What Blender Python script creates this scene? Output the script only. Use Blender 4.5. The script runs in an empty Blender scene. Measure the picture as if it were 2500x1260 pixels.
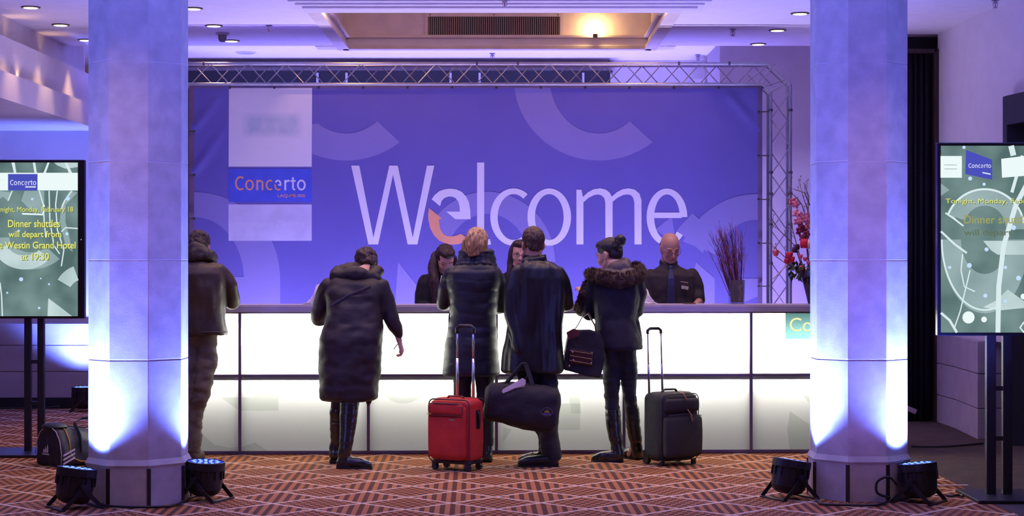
import bpy, bmesh, math, random
import numpy as np
from mathutils import Vector, Matrix, noise, geometry
random.seed(7)
R = math.radians
C = bpy.context.scene.collection
sc = bpy.context.scene

# ---------------------------------------------------------------- camera, world, exposure
F = 4300.0                      # focal length in pixels of the 2500 px wide frame
CH = 1.5                        # camera height
cd = bpy.data.cameras.new('camera'); cam = bpy.data.objects.new('camera', cd); C.objects.link(cam)
cam.location = (0, 0, CH); cam.rotation_euler = (R(90), 0, 0)
cd.sensor_width = 36; cd.lens = F / 2500 * 36; cd.shift_y = 10 / 2500; cd.clip_end = 200
sc.camera = cam
sc.view_settings.view_transform = 'Standard'; sc.view_settings.look = 'None'
sc.view_settings.gamma = 1; sc.view_settings.use_curve_mapping = False
sc.view_settings.exposure = 0.0
w = bpy.data.worlds.new('world'); sc.world = w; w.use_nodes = True
w.node_tree.nodes['Background'].inputs[0].default_value = (0.66, 0.30, 0.44, 1)
w.node_tree.nodes['Background'].inputs[1].default_value = 0.15
try:
    sc.cycles.max_bounces = 6; sc.cycles.transparent_max_bounces = 12; sc.cycles.sample_clamp_indirect = 4
except Exception: pass

BLUE = (0.17, 0.15, 1.0); CYAN = (0.16, 0.42, 1.0); WARM = (1.0, 0.62, 0.30)

def H(D, y): return CH + (640 - y) / F * D
def P(x, y, D): return Vector(((x - 1250) / F * D, D, H(D, y)))
def GD(y): return F * CH / (y - 640)            # distance of a floor point at image row y

def lamp(name, kind, loc, power, color, parent=None, rot=(0, 0, 0), **kw):
    d = bpy.data.lights.new(name, kind); o = bpy.data.objects.new(name, d); C.objects.link(o)
    d.energy = power; d.color = color
    for k, v in kw.items(): setattr(d, k, v)
    o.location = loc; o.rotation_euler = rot
    if parent: o.parent = parent
    return o

# ---------------------------------------------------------------- materials
MC = {}
def mat(name, col=(.5, .5, .5), rough=.6, metal=0, col2=None, nscale=6, stretch=(1, 1, 1), bump=0, bscale=60, emit=None, es=1, coat=0, alpha=1, trans=0, spec=.5, ramp=(.35, .65)):
    if name in MC: return MC[name]
    m = bpy.data.materials.new(name); m.use_nodes = True; nt = m.node_tree; N = nt.nodes; L = nt.links
    b = N['Principled BSDF']; b.inputs['Roughness'].default_value = rough; b.inputs['Metallic'].default_value = metal
    b.inputs['Specular IOR Level'].default_value = spec
    b.inputs['Base Color'].default_value = (*col, 1)
    if coat: b.inputs['Coat Weight'].default_value = coat; b.inputs['Coat Roughness'].default_value = .25
    if trans: b.inputs['Transmission Weight'].default_value = trans
    if alpha < 1: b.inputs['Alpha'].default_value = alpha
    tc = N.new('ShaderNodeTexCoord'); mp = N.new('ShaderNodeMapping'); L.new(tc.outputs['Object'], mp.inputs[0])
    mp.inputs['Scale'].default_value = stretch
    if col2 is None: col2 = tuple(c * .86 for c in col)
    nz = N.new('ShaderNodeTexNoise'); nz.inputs['Scale'].default_value = nscale; nz.inputs['Detail'].default_value = 5
    L.new(mp.outputs[0], nz.inputs['Vector'])
    rp = N.new('ShaderNodeValToRGB'); rp.color_ramp.elements[0].position = ramp[0]; rp.color_ramp.elements[1].position = ramp[1]
    rp.color_ramp.elements[0].color = (*col2, 1); rp.color_ramp.elements[1].color = (*col, 1)
    L.new(nz.outputs[0], rp.inputs[0]); L.new(rp.outputs[0], b.inputs['Base Color'])
    if bump:
        n2 = N.new('ShaderNodeTexNoise'); n2.inputs['Scale'].default_value = bscale; n2.inputs['Detail'].default_value = 3
        L.new(mp.outputs[0], n2.inputs['Vector'])
        bp = N.new('ShaderNodeBump'); bp.inputs['Strength'].default_value = bump; bp.inputs['Distance'].default_value = .01
        L.new(n2.outputs[0], bp.inputs['Height']); L.new(bp.outputs[0], b.inputs['Normal'])
    if emit:
        b.inputs['Emission Color'].default_value = (*emit, 1); b.inputs['Emission Strength'].default_value = es
    MC[name] = m; return m

def glow(name, col, s=1.0):
    if name in MC: return MC[name]
    m = bpy.data.materials.new(name); m.use_nodes = True; nt = m.node_tree
    nt.nodes.clear(); e = nt.nodes.new('ShaderNodeEmission'); o = nt.nodes.new('ShaderNodeOutputMaterial')
    e.inputs[0].default_value = (*col, 1); e.inputs[1].default_value = s; nt.links.new(e.outputs[0], o.inputs[0])
    MC[name] = m; return m

def carpet():
    m = bpy.data.materials.new('lattice_carpet'); m.use_nodes = True; nt = m.node_tree; N = nt.nodes; L = nt.links
    b = N['Principled BSDF']; b.inputs['Roughness'].default_value = .95; b.inputs['Specular IOR Level'].default_value = .1
    tc = N.new('ShaderNodeTexCoord'); mp = N.new('ShaderNodeMapping'); mp.vector_type = 'TEXTURE'
    mp.inputs['Location'].default_value = (.751 * .977, 11.245 * .977, 0); mp.inputs['Rotation'].default_value = (0, 0, R(1.2))
    L.new(tc.outputs['Object'], mp.inputs[0])
    sx = N.new('ShaderNodeSeparateXYZ'); L.new(mp.outputs[0], sx.inputs[0])
    def M(op, a, b_=None, c=None):
        n = N.new('ShaderNodeMath'); n.operation = op
        for i, v in enumerate((a, b_, c)):
            if v is None: continue
            if isinstance(v, (int, float)): n.inputs[i].default_value = v
            else: L.new(v, n.inputs[i])
        return n.outputs[0]
    A = .5555
    X = M('DIVIDE', sx.outputs[0], A); Y = M('DIVIDE', sx.outputs[1], A)
    u = M('ADD', X, Y); v = M('SUBTRACT', X, Y)
    def dist(t):                              # distance to nearest integer
        f = M('FRACT', t); return M('MINIMUM', f, M('SUBTRACT', 1, f))
    d = M('MINIMUM', dist(u), dist(v))
    line = M('LESS_THAN', d, .036)
    # cell parity decides checks or stripes
    par = M('MODULO', M('ADD', M('ADD', M('FLOOR', u), M('FLOOR', v)), 200), 2)
    st = M('LESS_THAN', M('FRACT', M('DIVIDE', sx.outputs[0], .062)), .5)
    sy = M('LESS_THAN', M('FRACT', M('DIVIDE', sx.outputs[1], .124)), .5)
    chk = M('ABSOLUTE', M('SUBTRACT', st, sy))
    pick = N.new('ShaderNodeMix'); pick.data_type = 'FLOAT'; L.new(par, pick.inputs[0]); L.new(st, pick.inputs[3]); L.new(chk, pick.inputs[2])
    def mixc(f, a, b_):
        n = N.new('ShaderNodeMix'); n.data_type = 'RGBA'; L.new(f, n.inputs[0])
        for i, c in ((6, a), (7, b_)):
            if isinstance(c, tuple): n.inputs[i].default_value = (*c, 1)
            else: L.new(c, n.inputs[i])
        return n.outputs[2]
    base = mixc(pick.outputs[0], (.46, .185, .070), (.125, .05, .028))
    c = mixc(line, base, (.76, .58, .40))
    nz = N.new('ShaderNodeTexNoise'); nz.inputs['Scale'].default_value = 120; L.new(tc.outputs['Object'], nz.inputs['Vector'])
    mul = N.new('ShaderNodeMix'); mul.data_type = 'RGBA'; mul.blend_type = 'MULTIPLY'; mul.inputs[0].default_value = .35
    L.new(c, mul.inputs[6]); L.new(nz.outputs['Color'], mul.inputs[7]); L.new(mul.outputs[2], b.inputs['Base Color'])
    bp = N.new('ShaderNodeBump'); bp.inputs['Strength'].default_value = .3; bp.inputs['Distance'].default_value = .005
    L.new(nz.outputs[0], bp.inputs['Height']); L.new(bp.outputs[0], b.inputs['Normal'])
    return m

# ---------------------------------------------------------------- mesh helpers
def tagit(o, label=None, cat=None, group=None, kind=None):
    if label: o['label'] = label
    if cat: o['category'] = cat
    if group: o['group'] = group
    if kind: o['kind'] = kind
    return o
def root(name, loc, label, cat, group=None, rz=0):
    o = bpy.data.objects.new(name, None); C.objects.link(o); o.location = loc; o.rotation_euler = (0, 0, rz)
    o.empty_display_size = .1
    return tagit(o, label, cat, group)
def world_of(o):
    m = Matrix.LocRotScale(o.location, o.rotation_euler, o.scale)
    return world_of(o.parent) @ m if o.parent else m
def obj(name, bm, m, parent=None, smooth=False, bevel=0, world=False, seg=2):
    """world=True: vertices were given in world coordinates and are moved into the parent's space"""
    me = bpy.data.meshes.new(name)
    bmesh.ops.recalc_face_normals(bm, faces=bm.faces)
    if world and parent:
        bm.transform(world_of(parent).inverted())
    bm.to_mesh(me); bm.free()
    if smooth:
        for p in me.polygons: p.use_smooth = True
    me.materials.append(m)
    o = bpy.data.objects.new(name, me); C.objects.link(o)
    if parent: o.parent = parent
    if bevel:
        md = o.modifiers.new('bevel', 'BEVEL'); md.width = bevel; md.segments = seg; md.limit_method = 'ANGLE'; md.angle_limit = R(35)
    return o
def BM(): return bmesh.new()
def bx(bm, x0, x1, y0, y1, z0, z1, mt=None):
    vs = [bm.verts.new(Vector(p) if mt is None else mt @ Vector(p)) for p in
          ((x0, y0, z0), (x1, y0, z0), (x1, y1, z0), (x0, y1, z0), (x0, y0, z1), (x1, y0, z1), (x1, y1, z1), (x0, y1, z1))]
    for f in ((3, 2, 1, 0), (4, 5, 6, 7), (0, 1, 5, 4), (1, 2, 6, 5), (2, 3, 7, 6), (3, 0, 4, 7)): bm.faces.new([vs[i] for i in f])
    return bm
def box(x0, x1, y0, y1, z0, z1, mt=None): return bx(BM(), x0, x1, y0, y1, z0, z1, mt)
def prism(bm, pts, ext):
    """closed planar polygon extruded by the vector ext"""
    a = [bm.verts.new(Vector(p)) for p in pts]; b = [bm.verts.new(Vector(p) + Vector(ext)) for p in pts]
    n = len(pts)
    for t in geometry.tessellate_polygon([[Vector(p) for p in pts]]):
        bm.faces.new([a[i] for i in t]); bm.faces.new([b[i] for i in reversed(t)])
    for i in range(n): bm.faces.new([a[i], a[(i + 1) % n], b[(i + 1) % n], b[i]])
    return bm
def frame_of(d):
    d = d.normalized(); u = Vector((0, 0, 1)) if abs(d.z) < .9 else Vector((0, 1, 0))
    s = d.cross(u).normalized(); return s, s.cross(d).normalized(), d
def tube(bm, pts, r, seg=10, caps=True):
    """tube along points; r number or list; (rx, ry) pairs allowed"""
    pts = [Vector(p) for p in pts]; n = len(pts)
    rs = r if isinstance(r, (list, tuple)) else [r] * n
    rings = []; s = None
    for i, p in enumerate(pts):
        d = (pts[min(i + 1, n - 1)] - pts[max(i - 1, 0)])
        if d.length < 1e-9: d = Vector((0, 0, 1))
        d.normalize()
        if s is None: s = frame_of(d)[0]
        else: s = (s - d * s.dot(d)).normalized()
        t = s.cross(d)
        rx, ry = rs[i] if isinstance(rs[i], tuple) else (rs[i], rs[i])
        rings.append([bm.verts.new(p + s * (rx * math.cos(a)) + t * (ry * math.sin(a))) for a in [2 * math.pi * k / seg for k in range(seg)]])
    for a, b in zip(rings, rings[1:]):
        for k in range(seg): bm.faces.new([a[k], a[(k + 1) % seg], b[(k + 1) % seg], b[k]])
    if caps: bm.faces.new(rings[0][::-1]); bm.faces.new(rings[-1])
    return bm
def limb(bm, pts, rs, seg=18):
    """tapered limb with round ends, for bodies and sleeves"""
    pts = [Vector(p) for p in pts]
    P2, R2 = [], []
    for i in range(len(pts) - 1):
        for k in range(6):
            t = k / 6; P2.append(pts[i].lerp(pts[i + 1], t)); R2.append(rs[i] * (1 - t) + rs[i + 1] * t)
    P2.append(pts[-1]); R2.append(rs[-1])
    d0 = (P2[0] - P2[1]).normalized(); d1 = (P2[-1] - P2[-2]).normalized()
    h, hr = [], []
    for a in (80, 60, 35): h.append(P2[0] + d0 * R2[0] * math.sin(R(a))); hr.append(R2[0] * math.cos(R(a)))
    e, er = [], []
    for a in (35, 60, 80): e.append(P2[-1] + d1 * R2[-1] * math.sin(R(a))); er.append(R2[-1] * math.cos(R(a)))
    return tube(bm, h + P2 + e, hr + R2 + er, seg)
def ell(bm, c, r, rot=None, seg=20):
    m = Matrix.Translation(Vector(c)) @ (rot.to_4x4() if rot else Matrix.Identity(4)) @ Matrix.Diagonal((*r, 1))
    bmesh.ops.create_uvsphere(bm, u_segments=seg, v_segments=seg * 2 // 3, radius=1, matrix=m); return bm
def stack(bm, rings, seg=48, pw=2.3):
    """horizontal superellipse rings (cx, cy, z, rx, ry), top or bottom first"""
    R_ = []
    for (cx, cy, z, rx, ry) in rings:
        row = []
        for k in range(seg):
            a = 2 * math.pi * k / seg; c, s = math.cos(a), math.sin(a)
            row.append(bm.verts.new((cx + rx * math.copysign(abs(c) ** (2 / pw), c), cy + ry * math.copysign(abs(s) ** (2 / pw), s), z)))
        R_.append(row)
    for a, b in zip(R_, R_[1:]):
        for k in range(seg): bm.faces.new([a[k], a[(k + 1) % seg], b[(k + 1) % seg], b[k]])
    bm.faces.new(R_[0][::-1]); bm.faces.new(R_[-1]); return bm
def lathe(bm, prof, c=(0, 0, 0), seg=32, sx=1, sy=1):
    R_ = []
    for (r, z) in prof: R_.append([bm.verts.new((c[0] + sx * r * math.cos(2 * math.pi * k / seg), c[1] + sy * r * math.sin(2 * math.pi * k / seg), c[2] + z)) for k in range(seg)])
    for a, b in zip(R_, R_[1:]):
        for k in range(seg): bm.faces.new([a[k], a[(k + 1) % seg], b[(k + 1) % seg], b[k]])
    bm.faces.new(R_[0][::-1]); bm.faces.new(R_[-1]); return bm

def organic(name, bm, m, parent, voxel=.008, smooth=4, disp=None, floor=None, world=True):
    """fuse the overlapping pieces in bm into ONE continuous skin, smooth it, add folds"""
    bmesh.ops.recalc_face_normals(bm, faces=bm.faces)
    me = bpy.data.meshes.new('tmp'); bm.to_mesh(me); bm.free()
    o = bpy.data.objects.new('tmp', me); C.objects.link(o)
    r = o.modifiers.new('r', 'REMESH'); r.mode = 'VOXEL'; r.voxel_size = voxel
    if smooth:
        s = o.modifiers.new('s', 'SMOOTH'); s.iterations = smooth; s.factor = .5
    dg = bpy.context.evaluated_depsgraph_get(); dg.update()
    nm = bpy.data.meshes.new_from_object(o.evaluated_get(dg))
    bpy.data.objects.remove(o); bpy.data.meshes.remove(me)
    n = len(nm.vertices); co = np.empty(n * 3); nm.vertices.foreach_get('co', co); co = co.reshape(-1, 3)
    if disp:
        no = np.empty(n * 3); nm.vertex_normals.foreach_get('vector', no); no = no.reshape(-1, 3)
        co = co + no * np.array([disp(Vector(c)) for c in co])[:, None]
    if floor is not None: co[:, 2] = np.maximum(co[:, 2], floor)
    if world and parent:
        inv = np.array(world_of(parent).inverted()); co = co @ inv[:3, :3].T + inv[:3, 3]
    nm.vertices.foreach_set('co', co.ravel()); nm.update()
    nm.polygons.foreach_set('use_smooth', [True] * len(nm.polygons))
    nm.materials.clear(); nm.materials.append(m); nm.name = name
    ob = bpy.data.objects.new(name, nm); C.objects.link(ob)
    if parent: ob.parent = parent
    return ob
def folds(amp, sx, sy, sz, seed=0, q=0, qp=.1):
    """cloth folds: stretched noise, plus horizontal quilting of depth q every qp metres"""
    def f(c):
        v = noise.noise(Vector((c.x * sx + seed, c.y * sy, c.z * sz))) + .5 * noise.noise(Vector((c.x * sx * 2.3, c.y * sy * 2.3 + seed, c.z * sz * 2.3)))
        r = amp * v
        if q:
            wob = .02 * noise.noise(Vector((c.x * 5, c.y * 5, seed)))
            r += q * (abs(math.sin(math.pi * (c.z + wob) / qp)) ** .45 - .8)
        return r
    return f
def sheet(bm, q):
    q = [Vector(p) for p in q]; v = [bm.verts.new(p) for p in q]
    for t in geometry.tessellate_polygon([q]):
        try: bm.faces.new([v[i] for i in t])
        except ValueError: pass
# flat print / sign helpers: polygons given in pixels on a plane at distance D
def flat(name, polys, D, m, parent, dy=0.0, thick=.0012):
    bm = BM()
    for i, pl in enumerate(polys): sheet(bm, [P(x, y, D) + Vector((0, dy - .00002 * i, 0)) for x, y in pl])
    return obj(name, bm, m, parent, world=True)
def arc(cx, cy, ro, ri, a0, a1, n=40):
    """ring sector: ro, ri = (rx, ry); angles in degrees, 0 right, 90 up"""
    o = []; i = []
    for k in range(n + 1):
        a = R(a0 + (a1 - a0) * k / n)
        o.append((cx + ro[0] * math.cos(a), cy - ro[1] * math.sin(a))); i.append((cx + ri[0] * math.cos(a), cy - ri[1] * math.sin(a)))
    return o + i[::-1]
def ribbon(pts, wd):
    L_, R_ = [], []
    n = len(pts)
    for i, (x, y) in enumerate(pts):
        x0, y0 = pts[max(i - 1, 0)]; x1, y1 = pts[min(i + 1, n - 1)]
        dx, dy = x1 - x0, y1 - y0; l = math.hypot(dx, dy) or 1
        L_.append((x - dy / l * wd / 2, y + dx / l * wd / 2)); R_.append((x + dy / l * wd / 2, y - dx / l * wd / 2))
    return L_ + R_[::-1]
def ring_halves(cx, cy, ro, ri): return [arc(cx, cy, ro, ri, -90, 90, 24), arc(cx, cy, ro, ri, 90, 270, 24)]
def text(name, body, px0, px1, py0, py1, D, m, parent, dy=0.0, thick=.001, bold=0, rz=0, origin=None):
    """lettering fitted into the pixel box at distance D"""
    cu = bpy.data.curves.new('t', 'FONT'); cu.body = body; cu.size = 1; cu.extrude = 0; cu.offset = bold
    o = bpy.data.objects.new('t', cu); C.objects.link(o)
    dg = bpy.context.evaluated_depsgraph_get(); dg.update()
    me = bpy.data.meshes.new_from_object(o.evaluated_get(dg)); bpy.data.objects.remove(o)
    n = len(me.vertices); co = np.empty(n * 3); me.vertices.foreach_get('co', co); co = co.reshape(-1, 3)
    x0, x1, y0, y1 = co[:, 0].min(), co[:, 0].max(), co[:, 1].min(), co[:, 1].max()
    a = P(px0, py1, D); b = P(px1, py0, D)
    out = np.empty_like(co)
    out[:, 0] = a.x + (co[:, 0] - x0) / (x1 - x0) * (b.x - a.x); out[:, 1] = D + dy; out[:, 2] = a.z + (co[:, 1] - y0) / (y1 - y0) * (b.z - a.z)
    if parent:
        inv = np.array(world_of(parent).inverted()); out = out @ inv[:3, :3].T + inv[:3, 3]
    me.vertices.foreach_set('co', out.ravel()); me.update(); me.materials.clear(); me.materials.append(m); me.name = name
    ob = bpy.data.objects.new(name, me); C.objects.link(ob)
    if parent: ob.parent = parent
    return ob
# ================================================================ THE ROOM
def struct(name, bm, m, **k): return tagit(obj(name, bm, m, **k), kind='structure')
plaster = mat('white_plaster', (.76, .69, .68), .85, col2=(.72, .65, .64), bump=.05)
stone = mat('pale_limestone', (.66, .62, .60), .8, col2=(.50, .47, .46), nscale=9, bump=.05, bscale=90, ramp=(.3, .7))
stone_wall = mat('limestone_cladding', (.52, .46, .46), .8, col2=(.44, .39, .40), nscale=5, bump=.1)
joint = mat('pale_joint_filler', (.85, .82, .85), .8)
black = mat('matte_black', (.012, .012, .014), .6)
dark_wood = mat('dark_stained_wood', (.05, .022, .016), .45, col2=(.02, .01, .008), stretch=(8, 8, .6))
black_cloth = mat('black_velvet', (.012, .010, .016), .95, col2=(.006, .005, .009), stretch=(10, 10, .5), bump=.4, bscale=8)
HC = 3.64                                              # ceiling height
DW = 18.1                                              # left rear wall
struct('floor', box(-6.5, 3.0, 6, 20.6, -.1, 0), carpet())
# plain aisle floor on the right, shade put into its colour, and pale border strip
struct('floor_side', box(3.0, 7.5, 6, 20.6, -.1, 0), mat('shaded_brown_carpet', (.060, .036, .026), .95, col2=(.035, .021, .016), bump=.3, bscale=200))
tagit(obj('floor_border_strip', box(2.6, 3.06, 11.8, 11.84, 0, .004), mat('pale_strip', (.6, .5, .45), .6)), kind='structure')
# lower ceiling with the square opening of the tray
TX0, TX1, TY0, TY1 = -1.66, 1.36, 14.85, 17.63
YE = 17.43                                             # far edge of the lower ceiling
b = BM()
bx(b, -4.35, TX0, 7, YE, HC, HC + .12); bx(b, TX1, 4.8, 7, YE, HC, HC + .12); bx(b, TX0, TX1, 7, TY0, HC, HC + .12)
struct('ceiling', b, plaster)
b = BM(); bx(b, -1.95, 1.62, TY1, 17.72, HC - .004, HC + .10); bx(b, -1.95, TX0, YE, TY1, HC - .004, HC + .1); bx(b, TX1, 1.62, YE, TY1, HC - .004, HC + .1)
bx(b, -1.87, 1.54, 17.72, 17.78, HC + .02, HC + .1)
struct('ceiling_tray_border', b, plaster)
b = BM(); bx(b, -6.5, -1.80, YE, 20.4, HC + .12, HC + .24); bx(b, 1.50, 5, YE, 20.4, HC + .12, HC + .24); bx(b, -1.80, 1.50, 17.73, 20.4, HC + .12, HC + .24)
struct('ceiling_rear', b, plaster)
# tray recess: stepped mouldings, walls, lid
cream = mat('cream_plaster', (.72, .60, .46), .8)
b = BM()
for (o0, z0, z1) in ((0.0, HC - .012, HC + .03), (.075, HC + .03, HC + .10), (-.01, HC + .10, HC + .13)):
    bx(b, TX0 - .04, TX1 + .04, TY1 - .03 + o0, TY1 + .09, z0, z1); bx(b, TX0 - .04, TX1 + .04, TY0 - .09, TY0 + .03 - o0, z0, z1)
    bx(b, TX0 - .09, TX0 + .03 - o0, TY0 - .09, TY1 + .09, z0, z1); bx(b, TX1 - .03 + o0, TX1 + .09, TY0 - .09, TY1 + .09, z0, z1)
struct('trim_1', b, cream, bevel=.006)
b = BM()
bx(b, TX0 - .09, TX1 + .09, TY1 + .03, TY1 + .09, HC + .1, HC + .75); bx(b, TX0 - .09, TX1 + .09, TY0 - .09, TY0 - .03, HC + .1, HC + .75)
bx(b, TX0 - .09, TX0 - .03, TY0, TY1, HC + .1, HC + .75); bx(b, TX1 + .03, TX1 + .09, TY0, TY1, HC + .1, HC + .75); bx(b, TX0 - .09, TX1 + .09, TY0 - .09, TY1 + .09, HC + .75, HC + .8)
struct('ceiling_tray_recess', b, cream)
# nearer border of the tray: three shallow steps hanging from the ceiling
b = BM(); bx(b, -1.83, 1.63, 14.35, 14.83, HC - .016, HC); bx(b, -1.78, 1.58, 14.43, 14.80, HC - .032, HC - .016); bx(b, -1.73, 1.53, 14.51, 14.77, HC - .05, HC - .032)
struct('trim_2', b, plaster, bevel=.004)
# rear wall, with the return of the right half
struct('wall_rear', box(-4.2, 5, 19.7, 19.85, 0, HC + .2), plaster)
struct('wall_rear_right', box(2.13, 5.2, 18.05, 18.2, 0, HC + .12), plaster)
struct('wall_rear_return', box(2.13, 2.25, 18.2, 19.7, 0, HC + .12), plaster)
b = BM(); bx(b, 1.98, 2.10, 19.2, 19.4, 0, 3.5); struct('trim_3', b, plaster)
# dark pelmet on the rear wall
t = root('projection_screen_housing', (0, 19.55, 0), 'long black housing high on the rear wall behind the truss', 'screen housing')
obj('housing', box(P(300, 0, 19.45).x, P(1496, 0, 19.45).x, 19.45, 19.69, H(19.45, 215), H(19.45, 172)), black, t, world=True, bevel=.01)
obj('end_cap', box(P(1490, 0, 19.44).x, P(1499, 0, 19.44).x, 19.43, 19.69, H(19.45, 207), H(19.45, 178)), mat('white_plastic', (.7, .7, .72), .4), t, world=True)
for xx in (775, 846, 1100, 1171, 1424):
    obj('bracket', box(P(xx, 0, 19.44).x - .012, P(xx, 0, 19.44).x + .012, 19.43, 19.5, H(19.45, 205), H(19.45, 178)), mat('white_plastic'), t, world=True)
# left rear wall with stone dado
struct('wall_left_rear', box(-7, -4.0, DW, DW + .12, .87, 2.9), plaster)
b = BM()
for z0, z1 in ((.11, .375), (.381, .645), (.651, .87)): bx(b, -7, -4.0, DW - .05, DW + .12, z0, z1)
struct('wall_left_dado', b, stone_wall, bevel=.004)
struct('baseboard_left', box(-7, -4.0, DW - .07, DW, 0, .11), black)
# stepped cove on the left, three fascias with hidden lamps between them
b = BM(); bx(b, -7, -4.20, 7, DW + .12, 2.85, 2.88); bx(b, -4.23, -4.20, 7, DW + .12, 2.88, 3.08)
struct('trim_4', b, plaster)
b = BM(); bx(b, -4.30, -4.27, 7, DW + .12, 3.02, 3.40); bx(b, -4.27, -4.235, 7, DW + .12, 3.00, 3.018); struct('trim_5', b, plaster)
b = BM(); bx(b, -4.46, -4.42, 7, DW + .12, 3.30, HC + .1); bx(b, -4.42, -4.30, 7, DW + .12, 3.28, 3.30); struct('wall_left_upper', b, plaster)
struct('ceiling_left_edge', box(-4.46, -4.35, 7, YE, HC, HC + .12), plaster)
struct('wall_left', box(-7.1, -7, 6, DW, 0, 3), plaster)
for i, yy in enumerate((11.9, 13.05, 14.2, 15.35, 16.5)):
    c = root('cove_uplight', (-4.36, yy, 3.30), ('small hidden uplight in the upper left cove, ' + ('beyond the frame', 'just outside the picture edge', 'touching the left picture edge', 'second of the visible glows', 'farthest glow, nearest the column')[i]), 'uplight', 'cove uplights above the left ledges')
    obj('housing', lathe(BM(), [(.03, 0), (.035, .02), (.035, .03), (.03, .03)]), black, c)
    lamp('cove_lamp', 'SPOT', (0, 0, .035), 2.2, WARM, c, rot=(R(180), R(14), 0), spot_size=R(85), spot_blend=.9, shadow_soft_size=.02)
for i, yy in enumerate((12.6, 13.9, 15.2)):
    c = root('ledge_uplight', (-4.25, yy, 3.03), 'small uplight behind the middle left ledge, ' + ('outside the picture', 'at the left picture edge', 'between the picture edge and the column')[i], 'uplight', 'uplights in the middle left ledge')
    obj('housing', box(-.012, .012, -.03, .03, 0, .02), black, c)
    lamp('ledge_lamp', 'SPOT', (0, 0, .025), 2.2, WARM, c, rot=(R(180), R(8), 0), spot_size=R(120), spot_blend=.9, shadow_soft_size=.02)
# right side: black drape in an opening, wooden jamb, angled wall with stone dado, dark doorway
DR = 16.6
dr = BM(); n = 46
for k in range(n):
    x0 = 3.55 + .36 * k / n; 
    a = [dr.verts.new((3.50 + .42 * kk / n, DR + .035 * math.sin(kk * 1.1), z)) for kk in (k, k + 1) for z in (0, 3.46)]
    dr.faces.new([a[0], a[2], a[3], a[1]])
o = obj('curtain', dr, black_cloth, smooth=True); sm = o.modifiers.new('s', 'SOLIDIFY'); sm.thickness = .01
tagit(o, 'floor length black drape hanging in the opening right of the right column', 'curtain')
struct('wall_behind_drape', box(3.3, 4.2, 16.75, 16.85, 0, HC), black)
b = BM(); x = P(2281, 0, DR).x; bx(b, x - .022, x + .022, DR - .1, DR + .05, 0, 3.5); bx(b, 3.3, x, DR - .1, DR - .02, 3.46, 3.5); struct('trim_6', b, dark_wood, bevel=.005)
# right wall runs towards the viewer
w0 = P(2286, 0, DR); w1 = Vector((3.86, 15.45)); 
A0 = Vector((w0.x, DR - .05)); A1 = Vector((P(2336, 0, 15.9).x, 15.9)); A2 = Vector((P(2392, 0, 14.9).x, 14.9)); A3 = Vector((4.45, 11.0))
def wallrun(bm, pts, z0, z1, th=.1, off=0.0):
    q = [Vector((p.x - off, p.y - off * .3, 0)) for p in pts]
    prism(bm, [(p.x, p.y, z0) for p in q] + [(p.x + th + .3, p.y + th, z0) for p in reversed(q)], (0, 0, z1 - z0)); return bm
struct('wall_right_upper', wallrun(BM(), [A0, Vector((4.02, 15.2)), Vector((4.12, 14.5))], .83, HC + .1), plaster)
b = BM(); 
for z0, z1 in ((0.0, .255), (.262, .55), (.557, .83)): wallrun(b, [A0, A1, A2], z0, z1, off=.02)
struct('wall_right_dado', b, stone_wall, bevel=.004)
# doorway in the right wall: black opening and dark frame
dz = 2.86
struct('wall_right_over_door', prism(BM(), [(4.12, 14.5, dz), (4.62, 10.5, dz), (4.9, 10.5, dz), (4.5, 14.5, dz)], (0, 0, HC + .1 - dz)), plaster)
b = BM()
prism(b, [(4.04, 14.5, 0), (4.04, 14.38, 0), (4.5, 14.3, 0), (4.5, 14.5, 0)], (0, 0, 2.62)); prism(b, [(4.04, 14.5, 2.62), (4.04, 14.38, 2.62), (4.56, 10.5, 2.62), (4.62, 10.5, 2.62), (4.5, 14.5, 2.62)], (0, 0, .24))
tagit(obj('door_1', b, black), kind='structure')
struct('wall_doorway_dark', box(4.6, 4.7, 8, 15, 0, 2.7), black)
struct('window_1', box(4.47, 4.50, 12.6, 12.66, 0, 1.0), mat('pale_frame', (.6, .6, .55), .5))

# ---------------------------------------------------------------- columns
def column(cx, cy, label, joints):
    t = root('column', (cx, cy, 0), label, 'column')
    Rr = .313
    def octo(r, z): return [(r * math.cos(R(22.5 + 45 * k)), r * math.sin(R(22.5 + 45 * k)), z) for k in range(8)]
    zs = [.275] + joints + [3.9]
    for a, b_ in zip(zs, zs[1:]):
        obj('shaft_block', prism(BM(), octo(Rr, a + (.004 if a > .3 else 0)), (0, 0, b_ - a - .004)), stone, t, bevel=.003)
    for j in joints:
        obj('joint', prism(BM(), octo(Rr - .0015, j - .001), (0, 0, .006)), joint, t)
    b = BM()
    for (r0, z0, r1, z1) in ((.328, 0, .328, .235), (.328, .235, .335, .25), (.335, .25, .315, .285)):
        lo = [b.verts.new(p) for p in octo(r0, z0)]; hi = [b.verts.new(p) for p in octo(r1, z1)]
        for k in range(8): b.faces.new([lo[k], lo[(k + 1) % 8], hi[(k + 1) % 8], hi[k]])
    obj('plinth', b, stone, t)
    for k in range(8):
        a = R(22.5 + 45 * k); m = Matrix.Rotation(a, 4, 'Z')
        obj('corner_strip', box(.309, .332, -.012, .012, .0, .232, m), mat('brown_corner_strip', (.035, .02, .022), .5), t)
    return t
CL = (-2.352, 11.10); CR = (2.224, 11.31)
column(*CL, 'octagonal limestone column on the left, beside the hooded man', [H(10.79, 881), H(10.79, 637), H(10.79, 394), H(10.79, 148)])
column(*CR, 'octagonal limestone column on the right, beside the flower vase', [H(11.0, 880), H(11.0, 637), H(11.0, 394), H(11.0, 150)])
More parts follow.
